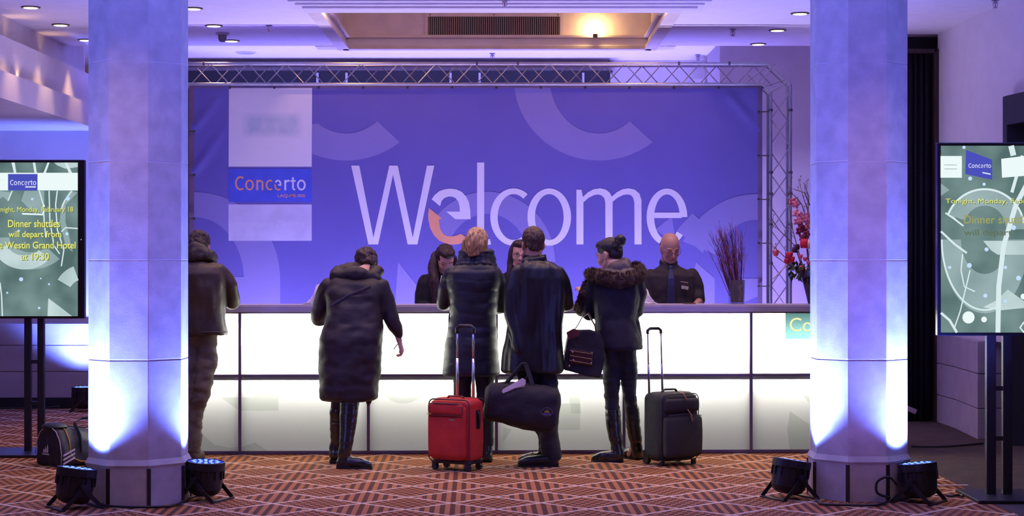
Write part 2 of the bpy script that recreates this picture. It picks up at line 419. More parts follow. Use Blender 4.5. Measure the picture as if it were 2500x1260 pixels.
# ================================================================ CEILING FIXTURES
def ceil_pt(x, y, z=HC):
    D = F * (z - CH) / (640 - y); return (x - 1250) / F * D, D
lens_w = glow('warm_lamp_glow', (1.0, .80, .42), 3.2); brass = mat('dark_bronze_rim', (.10, .05, .03), .35, .6)
def downlight(X, Y, label, group='recessed downlights', ang=64, pw=34):
    t = root('downlight', (X, Y, HC), label, 'ceiling light', group)
    obj('trim_ring', lathe(BM(), [(.062, -.001), (.062, -.010), (.080, -.006), (.082, .0)]), brass, t)
    obj('lens', lathe(BM(), [(.001, -.004), (.060, -.004), (.060, -.0105), (.001, -.0115)]), lens_w, t)
    lamp('downlight_lamp', 'SPOT', (0, 0, -.03), pw, WARM, t, spot_size=R(ang), spot_blend=.8, shadow_soft_size=.05)
DL = [((75, 17), 'warm round downlight nearest the upper left picture corner'), ((148, 60), 'warm downlight in the left ceiling strip, middle of the three left of the column'),
      ((210, 97), 'warm downlight half hidden by the left edge of the left column'), ((472, 20), 'warm downlight just right of the left column, nearest the top edge'),
      ((522, 62), 'warm downlight right of the left column, middle one of its row'), ((565, 99), 'warm downlight beside the smoke detector'),
      ((1953, 32), 'warm downlight touching the left edge of the right column'), ((1898, 73), 'warm downlight left of the right column, middle one of its row'),
      ((1851, 107), 'warm downlight farthest back of the row left of the right column')]
for (x, y), lb in DL: downlight(*ceil_pt(x, y), lb)
for X in (-2.55, 2.47):
    for Y in (13.0, 11.4, 9.6): downlight(X, Y + .35, 'warm round downlight overhead, nearer the viewer than the top edge of the picture', 'downlights beyond the top edge', 105, 58)
for X, Y in ((-1.5, 13.9), (-.35, 13.9), (.9, 13.9), (1.7, 13.9), (-1.2, 12.3), (0, 12.3), (1.2, 12.3)): downlight(X, Y, 'warm round downlight overhead, nearer the viewer than the top edge of the picture', 'downlights beyond the top edge', 105, 58)
metal_d = mat('dull_chrome', (.42, .38, .44), .35, .9)
def sprinkler(x, y, z, label, s=1.0):
    X, Y = ceil_pt(x, y, z)
    t = root('sprinkler', (X, Y, z), label, 'sprinkler', 'ceiling sprinklers')
    obj('rosette', lathe(BM(), [(.03 * s, 0), (.032 * s, -.006), (.012, -.012), (.012, -.03)]), metal_d, t)
    b = BM(); tube(b, [(-.016, 0, -.02), (-.018, 0, -.05), (0, 0, -.062)], .0035, 6); tube(b, [(.016, 0, -.02), (.018, 0, -.05), (0, 0, -.062)], .0035, 6); bx(b, -.02, .02, -.006, .006, -.026, -.018)
    obj('frame_arm', b, metal_d, t); obj('bulb', tube(BM(), [(0, 0, -.026), (0, 0, -.058)], .004, 8), mat('red_bulb', (.5, .05, .05), .3), t)
    obj('deflector', lathe(BM(), [(.018, -.062), (.02, -.066), (.005, -.066)]), metal_d, t)
sprinkler(657, 62, HC, 'sprinkler on the pink ceiling right of the smoke detector')
sprinkler(1789, 71, HC, 'sprinkler on the pink ceiling between the tray and the right column')
sprinkler(1202, 130, HC + .12, 'sprinkler on the blue rear ceiling above the middle of the banner')
sprinkler(1704, 133, HC + .12, 'sprinkler on the blue rear ceiling near the truss corner')
sprinkler(2430, 0, HC, 'sprinkler at the top edge right of the right column')
sprinkler(1232, -3, HC, 'sprinkler at the top edge above the ventilation grille')
def detector(x, y, z, label):
    X, Y = ceil_pt(x, y, z); t = root('smoke_detector', (X, Y, z), label, 'smoke detector')
    obj('base', lathe(BM(), [(.062, 0), (.062, -.018), (.05, -.022)]), mat('aged_white_plastic', (.42, .36, .36), .5), t)
    obj('chamber', lathe(BM(), [(.042, -.02), (.036, -.07), (.02, -.085)]), mat('grey_plastic', (.18, .15, .16), .5), t)
detector(543, 80, HC, 'grey smoke detector beside the farthest downlight right of the left column')
detector(1490, 148, HC + .12, 'pale smoke detector on the blue ceiling above the right part of the truss')
X, Y = ceil_pt(600, 128, HC + .12)
t = root('ceiling_speaker', (X, Y, HC + .12), 'round flush speaker grille in the blue rear ceiling near the left column', 'speaker')
obj('grille', lathe(BM(), [(.10, 0), (.10, -.008), (.085, -.012)]), mat('pale_grille', (.38, .36, .42), .6), t)
obj('rim', lathe(BM(), [(.112, 0), (.112, -.006), (.10, -.009)]), plaster, t)
# ventilation grille on the rear face of the tray recess
gy = TY1 + .03
x0, x1, z0, z1 = P(1045, 0, gy).x, P(1367, 0, gy).x, HC + .135, H(gy, 41)
t = root('ventilation_grille', ((x0 + x1) / 2, gy, z0), 'wide ventilation grille with upright fins inside the lit ceiling recess', 'air vent')
obj('backing', box(x0, x1, gy - .012, gy - .008, z0, z1), black, t, world=True)
b = BM(); bx(b, x0 - .03, x1 + .03, gy - .022, gy, z1, z1 + .035); bx(b, x0 - .03, x1 + .03, gy - .022, gy, z0 - .01, z0); bx(b, x0 - .03, x0, gy - .022, gy, z0, z1); bx(b, x1, x1 + .03, gy - .022, gy, z0, z1)
obj('frame', b, cream, t, world=True)
n = 62
for k in range(n):
    xx = x0 + (k + .5) * (x1 - x0) / n; obj('fin', box(xx - .0035, xx + .0035, gy - .022, gy - .012, z0, z1), mat('bronze_fin', (.30, .20, .14), .4, .4), t, world=True)
for k in (0, .5, 1): obj('screw', lathe(BM(), [(.006, 0), (.006, .01)], (x0 + .02 + k * (x1 - x0 - .04), gy - .03, z1 + .012)), black, t, world=True)
# recess lamps (small brass uplights standing on the inner moulding)
for X, Y, lb in ((.83, TY1 - .07, 'small brass uplight hidden in the ceiling recess, throwing a glow on its far right side'), (-1.5, 15.2, 'small brass uplight hidden in the near left corner of the ceiling recess'), (1.2, 15.0, 'small brass uplight hidden in the near right corner of the ceiling recess')):
    t = root('recess_uplight', (X, Y, HC + .13), lb, 'uplight', 'uplights in the ceiling recess')
    obj('housing', lathe(BM(), [(.022, -.03), (.024, .004), (.02, .004), (.018, -.01)]), brass, t)
    lamp('recess_lamp', 'POINT', (0, 0, .05), 7 if X == .83 else 14, (1, .62, .26), t, shadow_soft_size=.02)

# ================================================================ BANNER
BD = 15.9
x0, x1, zt, zb = P(464, 0, BD).x, P(1861, 0, BD).x, H(BD, 208), .45
ban = root('banner', ((x0 + x1) / 2, BD, zb), 'wide blue printed fabric banner reading Welcome, laced into the metal truss', 'banner')
b = BM(); nx, nz = 170, 90; vs = []
corner = [(P(xx, 0, BD).x, zt) for xx in range(558, 1862, 109)] + [(x1, H(BD, yy)) for yy in (273, 380, 487, 594, 699)] + [(x0, H(BD, yy)) for yy in (320, 427, 534, 640)]
for j in range(nz + 1):
    row = []
    for i in range(nx + 1):
        X = x0 + (x1 - x0) * i / nx; Z = zb + (zt - zb) * j / nz; d = 0
        for (a, c) in corner[-9:] + corner[:13]:
            dx, dz_ = X - a, Z - c; r = math.hypot(dx, dz_)
            if r < .55: d += .0009 * (1 + math.sin(7 * math.atan2(dz_, dx) + a * 3)) * math.exp(-r * 7) * min(1, r * 10)
        for s, cx_, cz_, ang in ((1, x1 - .32, zt - .06, -50), (-1, x0 + .02, H(BD, 320), 52), (-1, x0 + .02, H(BD, 427), 55)):
            ux, uz = math.cos(R(ang)), math.sin(R(ang)); t_ = (X - cx_) * ux + (Z - cz_) * uz; e_ = -(X - cx_) * uz + (Z - cz_) * ux
            if 0 < t_ < .6: d -= .014 * math.exp(-(e_ / .028) ** 2) * (1 - t_ / .6) * min(1, t_ * 12)
        row.append(b.verts.new((X, BD + d, Z)))
    vs.append(row)
for j in range(nz):
    for i in range(nx): b.faces.new([vs[j][i], vs[j][i + 1], vs[j + 1][i + 1], vs[j + 1][i]])
fab = mat('banner_fabric', (.145, .122, .44), .9, col2=(.137, .115, .42), nscale=3, bump=.1, bscale=300)
fab_l = mat('banner_pale_print', (.25, .215, .52), .9, col2=(.24, .205, .50), nscale=3)
o = obj('fabric', b, fab, ban, smooth=True, world=True)
DP = BD - .0008
def clip(poly, ymin=208):
    return [(x, max(y, ymin)) for x, y in poly]
def prt(polys, m, dy=0, name='print'): return flat(name, polys, DP, m, ban, dy=dy * .12)
half = lambda cx, a0, a1: clip(arc(cx, 190, (208, 202), (120, 136), a0, a1, 60))
sw = [half(1462, 185, 309), clip([p for p in arc(845, 190, (208, 202), (120, 136), 214, 309, 50)])]
sw[1] = [(max(x, 762), y) for x, y in sw[1]]
# lower left e with its crossbar
sw += [[(max(x, 466), y) for x, y in arc(475, 680, (209, 211), (120, 150), 0, 93, 40)], [(466, 676), (684, 676), (684, 745), (560, 745), (466, 690)]]
# small tip between the coats
sw += [[(972, 640), (1056, 745), (964, 745)]]
# ring behind the word
sw += [arc(1190, 640, (165, 172), (102, 118), 0, 150, 50)]
# right e: upper arc, arrow tip
sw += [[(min(x, 1859), y) for x, y in arc(1845, 705, (205, 231), (115, 168), 66, 150, 40)], [(1652, 562), (1690, 520), (1735, 560), (1716, 618)], [(1600, 560), (1640, 528), (1652, 600)], [(1668, 745), (1700, 640), (1745, 680), (1745, 745)], [(1800, 680), (1859, 680), (1859, 720), (1800, 745)]]
for i, s in enumerate(sw): prt([s], fab_l, -.0002 * i, name='swirl_print')
lilac = mat('banner_white_print', (.80, .76, .84), .85, col2=(.78, .74, .82)); lilac2 = mat('banner_lilac_print', (.62, .58, .80), .85)
logo_blue = mat('banner_logo_blue', (.075, .11, .66), .85); orange = mat('banner_orange_print', (.85, .36, .20), .85); grey_t = mat('banner_faded_mark', (.55, .58, .66), .9, col2=(.70, .70, .78), nscale=14, ramp=(.35, .75))
prt([[(559, 208), (762, 208), (761, 407), (558, 407)]], lilac, -.002, 'white_panel_print')
prt([[(558, 412), (761, 412), (761, 493), (558, 493)]], logo_blue, -.0022, 'blue_panel_print')
prt([[(558, 499), (761, 499), (761, 588), (558, 588)]], lilac2, -.0024, 'lilac_panel_print')
fm = bpy.data.materials.new('blurred_mark'); fm.use_nodes = True; nt = fm.node_tree; N = nt.nodes; L = nt.links; bs = N['Principled BSDF']; bs.inputs['Roughness'].default_value = .9
tc = N.new('ShaderNodeTexCoord'); gx = N.new('ShaderNodeMapping'); gx.inputs['Location'].default_value = (-.5, -.5, -.5); L.new(tc.outputs['Generated'], gx.inputs[0]); sp = N.new('ShaderNodeSeparateXYZ'); L.new(gx.outputs[0], sp.inputs[0])
def mth(op, a_, b_):
    n_ = N.new('ShaderNodeMath'); n_.operation = op
    for i_, v_ in enumerate((a_, b_)):
        if isinstance(v_, (int, float)): n_.inputs[i_].default_value = v_
        else: L.new(v_, n_.inputs[i_])
    n_.use_clamp = op == 'MULTIPLY'; return n_.outputs[0]
ex = mth('MULTIPLY', mth('SUBTRACT', .5, mth('ABSOLUTE', sp.outputs[0], 0)), 7.0); ez = mth('MULTIPLY', mth('SUBTRACT', .5, mth('ABSOLUTE', sp.outputs[2], 0)), 3.5)
nz = N.new('ShaderNodeTexNoise'); nz.inputs['Scale'].default_value = 9; L.new(tc.outputs['Object'], nz.inputs['Vector'])
fac = mth('MULTIPLY', mth('MULTIPLY', ex, ez), mth('ADD', nz.outputs[0], .25)); mxx = N.new('ShaderNodeMix'); mxx.data_type = 'RGBA'; L.new(fac, mxx.inputs[0]); mxx.inputs[6].default_value = (.79, .75, .83, 1); mxx.inputs[7].default_value = (.46, .52, .62, 1); L.new(mxx.outputs[2], bs.inputs['Base Color'])
prt([[(588, 272), (742, 272), (742, 340), (588, 340)]], fm, -.0030, 'faded_mark_print')
prt([[(462, 208), (474, 208), (474, 745), (462, 745)]], mat('banner_hem', (.20, .12, .20), .9), -.003, 'hem_print')
prt([[(474, 208), (1860, 208), (1860, 215), (474, 215)], [(1850, 215), (1860, 215), (1860, 745), (1850, 745)]], mat('banner_hem_edge', (.17, .12, .26), .9), -.0062, 'hem_print')
def W(pl, k=1): # crop coordinates to picture coordinates
    return [((840 if k == 1 else 1260) + x / 5.25, 380 + y / 5.25) for x, y in pl]
Wl = W([(92, 128), (195, 128), (376, 1050), (580, 128), (688, 128), (880, 1050), (1062, 128), (1156, 128), (940, 1138), (815, 1138), (628, 245), (437, 1138), (312, 1138)])
l_ = W([(1705, 88), (1796, 88), (1796, 1020), (1815, 1075), (1870, 1070), (1885, 1135), (1830, 1150), (1760, 1140), (1715, 1090), (1705, 1030)])
ew = [(1122, 560), (1160, 505), (1220, 455), (1290, 430), (1365, 422), (1440, 432), (1510, 465), (1565, 525), (1600, 600), (1618, 700), (1622, 815), (1425, 815), (1312, 718), (1483, 718), (1480, 650), (1465, 590), (1430, 545), (1385, 526), (1340, 524), (1290, 540), (1250, 580), (1230, 648)]
eo = [(1090, 672), (1262, 812), (1216, 816), (1220, 880), (1235, 950), (1270, 1005), (1320, 1032), (1390, 1036), (1450, 1022), (1495, 1003), (1590, 1062), (1540, 1105), (1470, 1135), (1390, 1142), (1310, 1130), (1220, 1090), (1150, 1020), (1105, 930), (1082, 830), (1078, 740)]
m_ = W([(773, 437), (838, 437), (856, 530), (920, 470), (990, 432), (1075, 418), (1150, 435), (1200, 475), (1227, 525), (1290, 470), (1360, 432), (1440, 418), (1520, 435), (1580, 485), (1607, 570), (1608, 1138), (1518, 1138), (1516, 600), (1500, 540), (1470, 505), (1425, 497), (1370, 505), (1300, 540), (1237, 592), (1237, 1138), (1145, 1138), (1143, 600), (1130, 545), (1095, 510), (1050, 497), (1000, 505), (930, 540), (863, 600), (863, 1138), (773, 1138)], 2)
for pl in ([Wl], [W(ew)], [l_], [arc(1254, 530, (57, 70), (39, 56), 53, 307, 50)], ring_halves(1341, 530, (53.2, 70), (35, 56)), [m_],
           [arc(*W([(1934, 788)], 2)[0], (49.7, 69.7), (31.2, 55.3), 0, 321, 60), W([(1720, 730), (2120, 730), (2120, 800), (1720, 800)], 2)]):
    prt(pl, lilac, -.0025, 'letter')
prt([W(eo)], orange, -.003, 'orange_letter')
def concerto(px, py, s, D, parent, m1, m2, dy, full=True):
    """the word in the logo; px, py = left, baseline; s = pixels per letter-crop unit"""
    T = lambda pl: [(px + (x - 150) * s, py + (y - 405) * s) for x, y in pl]
    A = lambda *a: T(arc(*a))
    e_up = T([((x - 1122) * .2 + 765, (y - 422) * .232 + 245) for x, y in ew]); e_lo = T([((x - 1078) * .2 + 755, (y - 422) * .228 + 245) for x, y in eo])
    flat('letter', [A(236, 298, (84, 110), (56, 82), 52, 308, 30)], D, m1, parent, dy)
    flat('letter', [T(a) for a in ring_halves(375, 325, (67, 83), (40, 57))], D, m1, parent, dy)
    flat('letter', [T([(480, 248), (505, 248), (508, 405), (480, 405)]), A(534, 300, (54, 55), (28, 28), 0, 180, 16), T([(562, 300), (588, 300), (588, 405), (562, 405)])], D, m1, parent, dy)
    flat('letter', [A(690, 325, (67, 83), (40, 57), 55, 305, 24)], D, m1, parent, dy)
    flat('letter', [e_lo], D, m1, parent, dy)
    flat('letter', [e_up], D, m2, parent, dy)
    flat('letter', [T([(910, 248), (938, 248), (938, 405), (910, 405)]), A(975, 300, (62, 55), (36, 27), 70, 180, 14)], D, m2, parent, dy)
    flat('letter', [T([(1030, 207), (1057, 207), (1057, 360), (1030, 360)]), A(1072, 360, (42, 48), (16, 22), 180, 280, 12), T([(1005, 250), (1085, 250), (1085, 275), (1005, 275)])], D, m2, parent, dy)
    flat('letter', [T(a) for a in ring_halves(1172, 325, (67, 83), (40, 57))], D, m2, parent, dy)
concerto(573.5, 464.5, 1 / 6.3, DP, ban, orange, lilac, -.0006)
text('small_lettering', 'LAQ-MS-305', 678, 745, 474, 483, DP, orange, ban, -.0006, bold=.01)
text('small_lettering', 'Investigator Meeting', 574, 743, 537, 557, DP, mat('faint_lettering', (.70, .66, .86), .8), ban, -.0006)
# elastic ties with ball ends
def tie(a, b_, label=None):
    o = tube(BM(), [a, b_], .006, 6); ell(o, b_, (.012, .012, .012), seg=8)
    obj('elastic_tie', o, black, ban, world=True)
for xx in [451 + 108.4 * k for k in range(1, 14)]:
    tie(P(xx, 203, BD - .055), P(xx + 2, 214, BD - .02))
for yy in (273, 380, 487, 594, 699):
    tie(P(1879, yy, BD - .02), P(1852, yy, BD - .02)); tie(P(454, yy + 47, BD - .02), P(474, yy + 47, BD - .02))

# ================================================================ TRUSS
alu = mat('brushed_aluminium', (.42, .40, .46), .35, .85, col2=(.34, .32, .38))
TD = BD - .06; S = .19
tr = root('truss_frame', (0, TD, 0), 'aluminium box truss gantry framing the Welcome banner', 'truss')
zT, zB = H(TD, 155), H(TD, 205)
xr0, xr1 = P(1882, 0, TD).x, P(1930, 0, TD).x; xl1, xl0 = P(440, 0, TD).x, P(392, 0, TD).x; c0 = P(1860, 0, TD).x; c1 = P(1877, 0, TD).x
zk, zk1 = H(TD, 226), H(TD, 206)
CRr, BRr = .0125, .0055
for yy in (TD, TD + S):
    obj('chord', tube(BM(), [(xl0 + .1, yy, zT), (c1, yy, zT), (xr1, yy, zk1), (xr1, yy, .02)], CRr, 10), alu, tr, world=True)
    obj('chord', tube(BM(), [(xl1 + .05, yy, zB), (c0, yy, zB), (xr0, yy, zk), (xr0, yy, .02)], CRr, 10), alu, tr, world=True)
    obj('chord', tube(BM(), [(xl0, yy, .02), (xl0, yy, zB), (xl0 + .1, yy, zT)], CRr, 10), alu, tr, world=True)
    obj('chord', tube(BM(), [(xl1, yy, .02), (xl1, yy, zB - .05), (xl1 + .05, yy, zB)], CRr, 10), alu, tr, world=True)
def brace(a, b_): obj('brace', tube(BM(), [a, b_], BRr, 6), alu, tr, world=True)
step = 46 * TD / F; n = int((c0 - xl1 - .1) / step)
for k in range(n + 1):
    for yy, f in ((TD, 0), (TD + S, 1)):
        xa = xl1 + .1 + k * step; xb = xa + step; up = (k + f) % 2
        brace((xa, yy, zT if up else zB), (xb, yy, zB if up else zT))
for k in range(10):
    z0_ = zk1 - .06 - k * .25; 
    for yy, f in ((TD, 0), (TD + S, 1)):
        up = (k + f) % 2; brace((xr0 if up else xr1, yy, z0_), (xr1 if up else xr0, yy, z0_ - .25))
brace((c0, TD, zB), (c1 + .03, TD, zT - .03)); brace((c0 + .03, TD, zB - .02), (xr1 - .05, TD, zk1 + .04)); brace((xr0, TD, zk), (xr1 - .03, TD, zk1 + .02)); brace((c0 - .15, TD, zB), (c1, TD, zT))
for k in range(1, 6):
    yy = (266, 418, 470, 545, 640)[k - 1]
    for xx in (xr0, xr1): obj('coupler', tube(BM(), [(xx, TD, H(TD, yy)), (xx, TD, H(TD, yy + 6))], .019, 8), mat('dark_coupler', (.06, .05, .08), .5), tr, world=True)
for xx in (495, 1162, 1262, 1655, 1778):
    obj('coupler', tube(BM(), [P(xx, 155, TD), P(xx + 5, 155, TD)], .018, 8), mat('dark_coupler'), tr, world=True)
for xx, yy in ((xr0, 0), (xl0, 0)): obj('base_plate', box(xx - .12, xx + .35, TD - .15, TD + S + .15, 0, .02), alu, tr, world=True)
# added glowing strip standing for cyan LED reflections on the truss top
b = root('truss_glint_strip', (P(960, 0, TD).x, TD + .09, zT + .015), 'thin added strip of glowing dots on the truss top, standing for cyan reflections', 'led light')
obj('housing', box(-2.05, 2.05, -.02, .02, -.004, .005), alu, b)
glint_c = glow('cyan_glint', (.10, .45, 1.0), 1.3)
for k in range(26):
    X = -2.0 + k * .158; obj('led', box(X, X + .05, -.025, -.021, -.003, .004), glint_c, b)  # each glowing dot stands for a reflection on the chord
for X in (-1.3, 0, 1.3): lamp('glint_strip_lamp', 'AREA', (X, 0, .03), 2, BLUE, b, rot=(R(180), 0, 0), shape='RECTANGLE', size=1.2, size_y=.03)
# vertical dark wooden post and cable seen between column and banner
t = root('timber_post', (P(455, 0, 16.3).x, 16.3, 0), 'thin dark wooden post between the left column and the banner edge', 'post')
obj('post', box(-.03, .03, -.03, .03, 0, 3.1), dark_wood, t)

# ================================================================ RECEPTION DESK
DA = 1.5
DKX, DKY = (P(1215, 0, 13.78).x), 13.78
desk = root('reception_desk', (DKX, DKY, 0), 'long reception desk with backlit white front panels and grey counter top', 'desk', rz=R(DA))
md_ = Matrix.Translation((DKX, DKY, 0)) @ Matrix.Rotation(R(DA), 4, 'Z')
pw = 312 / F * 13.78; X0, X1 = -3.0 * pw + (1212 - 1215) / F * 13.78, 3.0 * pw
dtop, dmid, dbot = 1.166, .618, .0
counter = mat('grey_laminate', (.50, .46, .50), .35, col2=(.46, .42, .47)); frame_m = mat('grey_purple_metal', (.13, .10, .17), .4, .3); edge_m = mat('counter_edge', (.42, .40, .48), .4, .2)
# translucent acrylic
acr = bpy.data.materials.new('white_acrylic'); acr.use_nodes = True; nt = acr.node_tree; nt.nodes.clear()
tl = nt.nodes.new('ShaderNodeBsdfTranslucent'); df = nt.nodes.new('ShaderNodeBsdfDiffuse'); mx = nt.nodes.new('ShaderNodeMixShader'); ou = nt.nodes.new('ShaderNodeOutputMaterial')
tl.inputs[0].default_value = (.95, .97, .93, 1); df.inputs[0].default_value = (.6, .58, .64, 1); mx.inputs[0].default_value = .12
nt.links.new(tl.outputs[0], mx.inputs[1]); nt.links.new(df.outputs[0], mx.inputs[2]); nt.links.new(mx.outputs[0], ou.inputs[0])
def acrylic(name, c):
    m = acr.copy(); m.name = name; m.node_tree.nodes['Translucent BSDF'].inputs[0].default_value = (*c, 1); m.node_tree.nodes['Diffuse BSDF'].inputs[0].default_value = (*[v * .8 for v in c], 1); return m
def film(name, c):
    m = bpy.data.materials.new(name); m.use_nodes = True; nt = m.node_tree; nt.nodes.clear()
    a = nt.nodes.new('ShaderNodeBsdfTransparent'); a.inputs[0].default_value = (*c, 1); o = nt.nodes.new('ShaderNodeOutputMaterial'); nt.links.new(a.outputs[0], o.inputs[0]); return m
acr_g = film('grey_printed_film', (.80, .83, .80)); acr_t = film('teal_printed_film', (.013, .028, .029)); acr_y = glow('backlit_yellow_lettering', (1, .95, .45), 1)
def sheet_xz(a, b_, z0, z1):
    bm = BM(); sheet(bm, [(a, -.002, z0), (b_, -.002, z0), (b_, -.002, z1), (a, -.002, z1)]); return bm
obj('counter_top', box(X0 - .03, X1 + .03, -.03, .40, dtop - .008, dtop), counter, desk)
obj('counter_front', box(X0 - .03, X1 + .03, -.035, .0, dtop - .055, dtop - .009), edge_m, desk, bevel=.003)
obj('rear_worktop', box(X0, X1, .40, .85, .72, .75), counter, desk)
obj('rear_panel', box(X0, X1, .395, .41, .0, dtop - .01), mat('grey_board', (.12, .12, .13), .6), desk)
for xx in (X0, X1 - .02): obj('side_panel', box(xx, xx + .02, 0, .85, 0, dtop - .06 if False else .72), frame_m, desk)
obj('inner_floor', box(X0, X1, .0, .395, .0, .01), mat('grey_board'), desk)
obj('bounce_absorber', box(X0, X1, .004, .392, dtop - .016, dtop - .010), mat('grey_board'), desk)  # unseen dark sheet added to soak up tube light under the counter
obj('kick_rail', box(X0, X1, -.012, .012, .004, .028), frame_m, desk)
obj('middle_rail', box(X0, X1, -.012, .012, dmid - .011, dmid + .007), frame_m, desk)
obj('top_rail', box(X0, X1, -.010, .010, dtop - .068, dtop - .055), frame_m, desk)
vx = [588, 905, 1217, 1528, 1835]
for k in range(6):
    a, b_ = X0 + k * pw + .012, X0 + (k + 1) * pw - .012
    obj('upper_light_panel', sheet_xz(a, b_, dmid + .007, dtop - .068), acr, desk)
    obj('lower_light_panel', sheet_xz(a, b_, .028, dmid - .011), acr, desk)
for k in range(7):
    xx = X0 + k * pw; obj('upright', box(xx - .011, xx + .011, -.012, .012, .0, dtop - .056), frame_m, desk)
for k in range(6):
    xc = X0 + (k + .5) * pw
    tb = obj('light_tube', tube(BM(), [(xc - pw / 2 + .05, .16, .94), (xc + pw / 2 - .05, .16, .94)], .013, 10), glow('cool_tube_glow', (1, .98, .92), 2), desk)
    lamp('tube_lamp', 'AREA', (xc, .15, .91), 50, (1.0, .97, .90), desk, rot=(R(-90), 0, 0), shape='RECTANGLE', size=pw - .1, size_y=.10)
# faint printed shapes on the lower panels, teal name plate on the right
def dpoly(px_list):
    out = []
    for x, y in px_list:
        # intersect the ray with the desk front plane
        dx, dz_ = (x - 1250) / F, (640 - y) / F
        # plane: normal (-sin, cos) in XY
        nx_, ny_ = -math.sin(R(DA)), math.cos(R(DA)); t_ = (nx_ * DKX + ny_ * DKY) / (nx_ * dx + ny_)
        out.append(Vector((dx * t_, t_, CH + dz_ * t_)))
    return out
def dprint(name, polys, m, off):
    bm = BM(); nrm = Vector((-math.sin(R(DA)), math.cos(R(DA)), 0))
    for pl in polys: sheet(bm, [p - nrm * off for p in dpoly(pl)])
    return obj(name, bm, m, desk, world=True)
sh = [[(538, 970), (620, 970), (620, 945), (680, 945), (680, 1003), (585, 1003)], [(466, 975), (504, 1003), (480, 1003), (466, 992)],
      arc(560, 1003, (80, 96), (79, 92), 200, 330, 20) and [(481, 1003), (486, 1040), (500, 1066), (525, 1086), (560, 1093), (595, 1090), (622, 1080), (655, 1101), (470, 1101), (470, 1003)],
      arc(985, 945, (52, 40), (50, 26), 180, 355, 24), arc(1310, 1010, (108, 140), (84, 110), 0, 60, 20), [(1228, 1042), (1250, 1048), (1228, 1080)], [(1355, 985), (1416, 985), (1416, 1050), (1355, 1050)],
      [(1928, 1004), (1976, 1036), (1976, 1098), (1928, 1098), (1922, 1050)], [(1946, 952), (1976, 945), (1976, 984)]]
for i, s in enumerate(sh): dprint('grey_print', [s], acr_g, .0045 + .0002 * i)
dprint('teal_print', [[(1917, 764), (2120, 764), (2120, 828), (1917, 828)]], acr_t, .0045)
def dtext(body, a0, a1, b0, b1, m, off):
    D_ = 13.95; o_ = text('yellow_lettering', body, a0, a1, b0, b1, D_, m, desk)
    me = o_.data; w_ = world_of(desk)
    for v in me.vertices:
        wv = w_ @ v.co; px_ = 1250 + wv.x / wv.y * F; py_ = 640 - (wv.z - CH) / wv.y * F
        q_ = dpoly([(px_, py_)])[0] - Vector((-math.sin(R(DA)), math.cos(R(DA)), 0)) * off; v.co = w_.inverted() @ q_
    return o_
dtext('Concerto', 1928, 2105, 776, 809, acr_y, .0062)

# ================================================================ PAR LIGHTS
bk = mat('black_powder_coat', (.014, .013, .018), .45, col2=(.009, .009, .012))
led = glow('blue_led_glow', (.05, .06, .7), 1.0); ledc = glow('cyan_led_glow', (.22, .42, 1.0), 1.6)
def par(x, y, D, label, tilt, power, aim, cone=115, yaw=0, col=(.11, .17, 1.0)):
    X = (x - 1250) / F * D
    t = root('par_light', (X, D, 0), label, 'spotlight', rz=R(yaw))
    tl_ = Matrix.Translation((0, 0, .135)) @ Matrix.Rotation(R(tilt), 4, 'Y') @ Matrix.Translation((0, 0, -.135))
    b = BM(); lathe(b, [(.06, .03), (.09, .045), (.108, .075), (.112, .13), (.112, .19), (.122, .196), (.122, .245), (.114, .248), (.112, .236)], seg=40); b.transform(tl_)
    obj('housing', b, bk, t, smooth=False, bevel=.002)
    for k in range(14):
        a = k * math.pi / 7; b = box(.108, .122, -.004, .004, .14, .195, Matrix.Rotation(a, 4, 'Z')); b.transform(tl_); obj('cooling_fin', b, bk, t)
    b = lathe(BM(), [(.001, .238), (.110, .238), (.110, .243), (.001, .243)]); b.transform(tl_); obj('front_lens', b, led, t)
    for k in range(18):
        rr, a = (0.035, k) if k < 6 else (.078, k); a = a * 2 * math.pi / (6 if k < 6 else 12)
        b = lathe(BM(), [(.011, .243), (.010, .247), (.002, .248)], (rr * math.cos(a), rr * math.sin(a), 0), 8); b.transform(tl_); obj('led', b, ledc, t)
    for s in (-1, 1):
        b = BM(); hub = Vector((s * .0, -.128, .14)) ; hub = Vector((0, s * .128, .14))
        for e in (-1, 1):
            p = [hub, Vector((e * .06, s * .132, .07)), Vector((e * .125, s * .125, .008))]
            for u, v in zip(p, p[1:]):
                d = (v - u).normalized(); sd = Vector((-d.z, 0, d.x)) * .013
                prism(b, [u - sd, u + sd, v + sd, v - sd], (0, .005 * s, 0))
        obj('bracket', b, bk, t)
        obj('knob', tube(BM(), [(0, s * .112, .14), (0, s * .152, .14)], .018, 10), bk, t)
    for e in (-1, 1): obj('foot_bar', box(e * .125 - .012, e * .125 + .012, -.135, .135, 0, .010), bk, t)
    lp = lamp('par_lamp', 'SPOT', (tl_ @ Vector((0, 0, .262))), power, col, t, spot_size=R(cone), spot_blend=.9, shadow_soft_size=.10)
    d = (Vector(aim) - Vector((X, D, .26))); lp.rotation_euler = (Matrix.Rotation(-R(yaw), 4, 'Z') @ d.to_track_quat('-Z', 'Y').to_matrix().to_4x4()).to_euler()
    return t
POW = 1350
par(183, 1250, 10.74, 'black LED spotlight on the carpet left of the left column', 8, POW, (-2.50, 10.93, 1.5), yaw=35)
par(500, 1225, 11.10, 'black LED spotlight on the carpet between the left column and the desk', 4, POW, (-2.06, 11.1, 1.7), yaw=-20)
par(1928, 1222, 11.18, 'black LED spotlight at the left foot of the right column', 10, POW, (1.93, 11.3, 1.7), yaw=25)
par(2243, 1245, 11.0, 'black LED spotlight at the right foot of the right column', -6, POW, (2.40, 11.13, 1.7), yaw=-35)
par(205, 985, 17.70, 'black LED spotlight on the floor at the left rear wall, half behind the column', 0, POW * .6, (-4.5, 18.1, 1.3), yaw=10, cone=100)
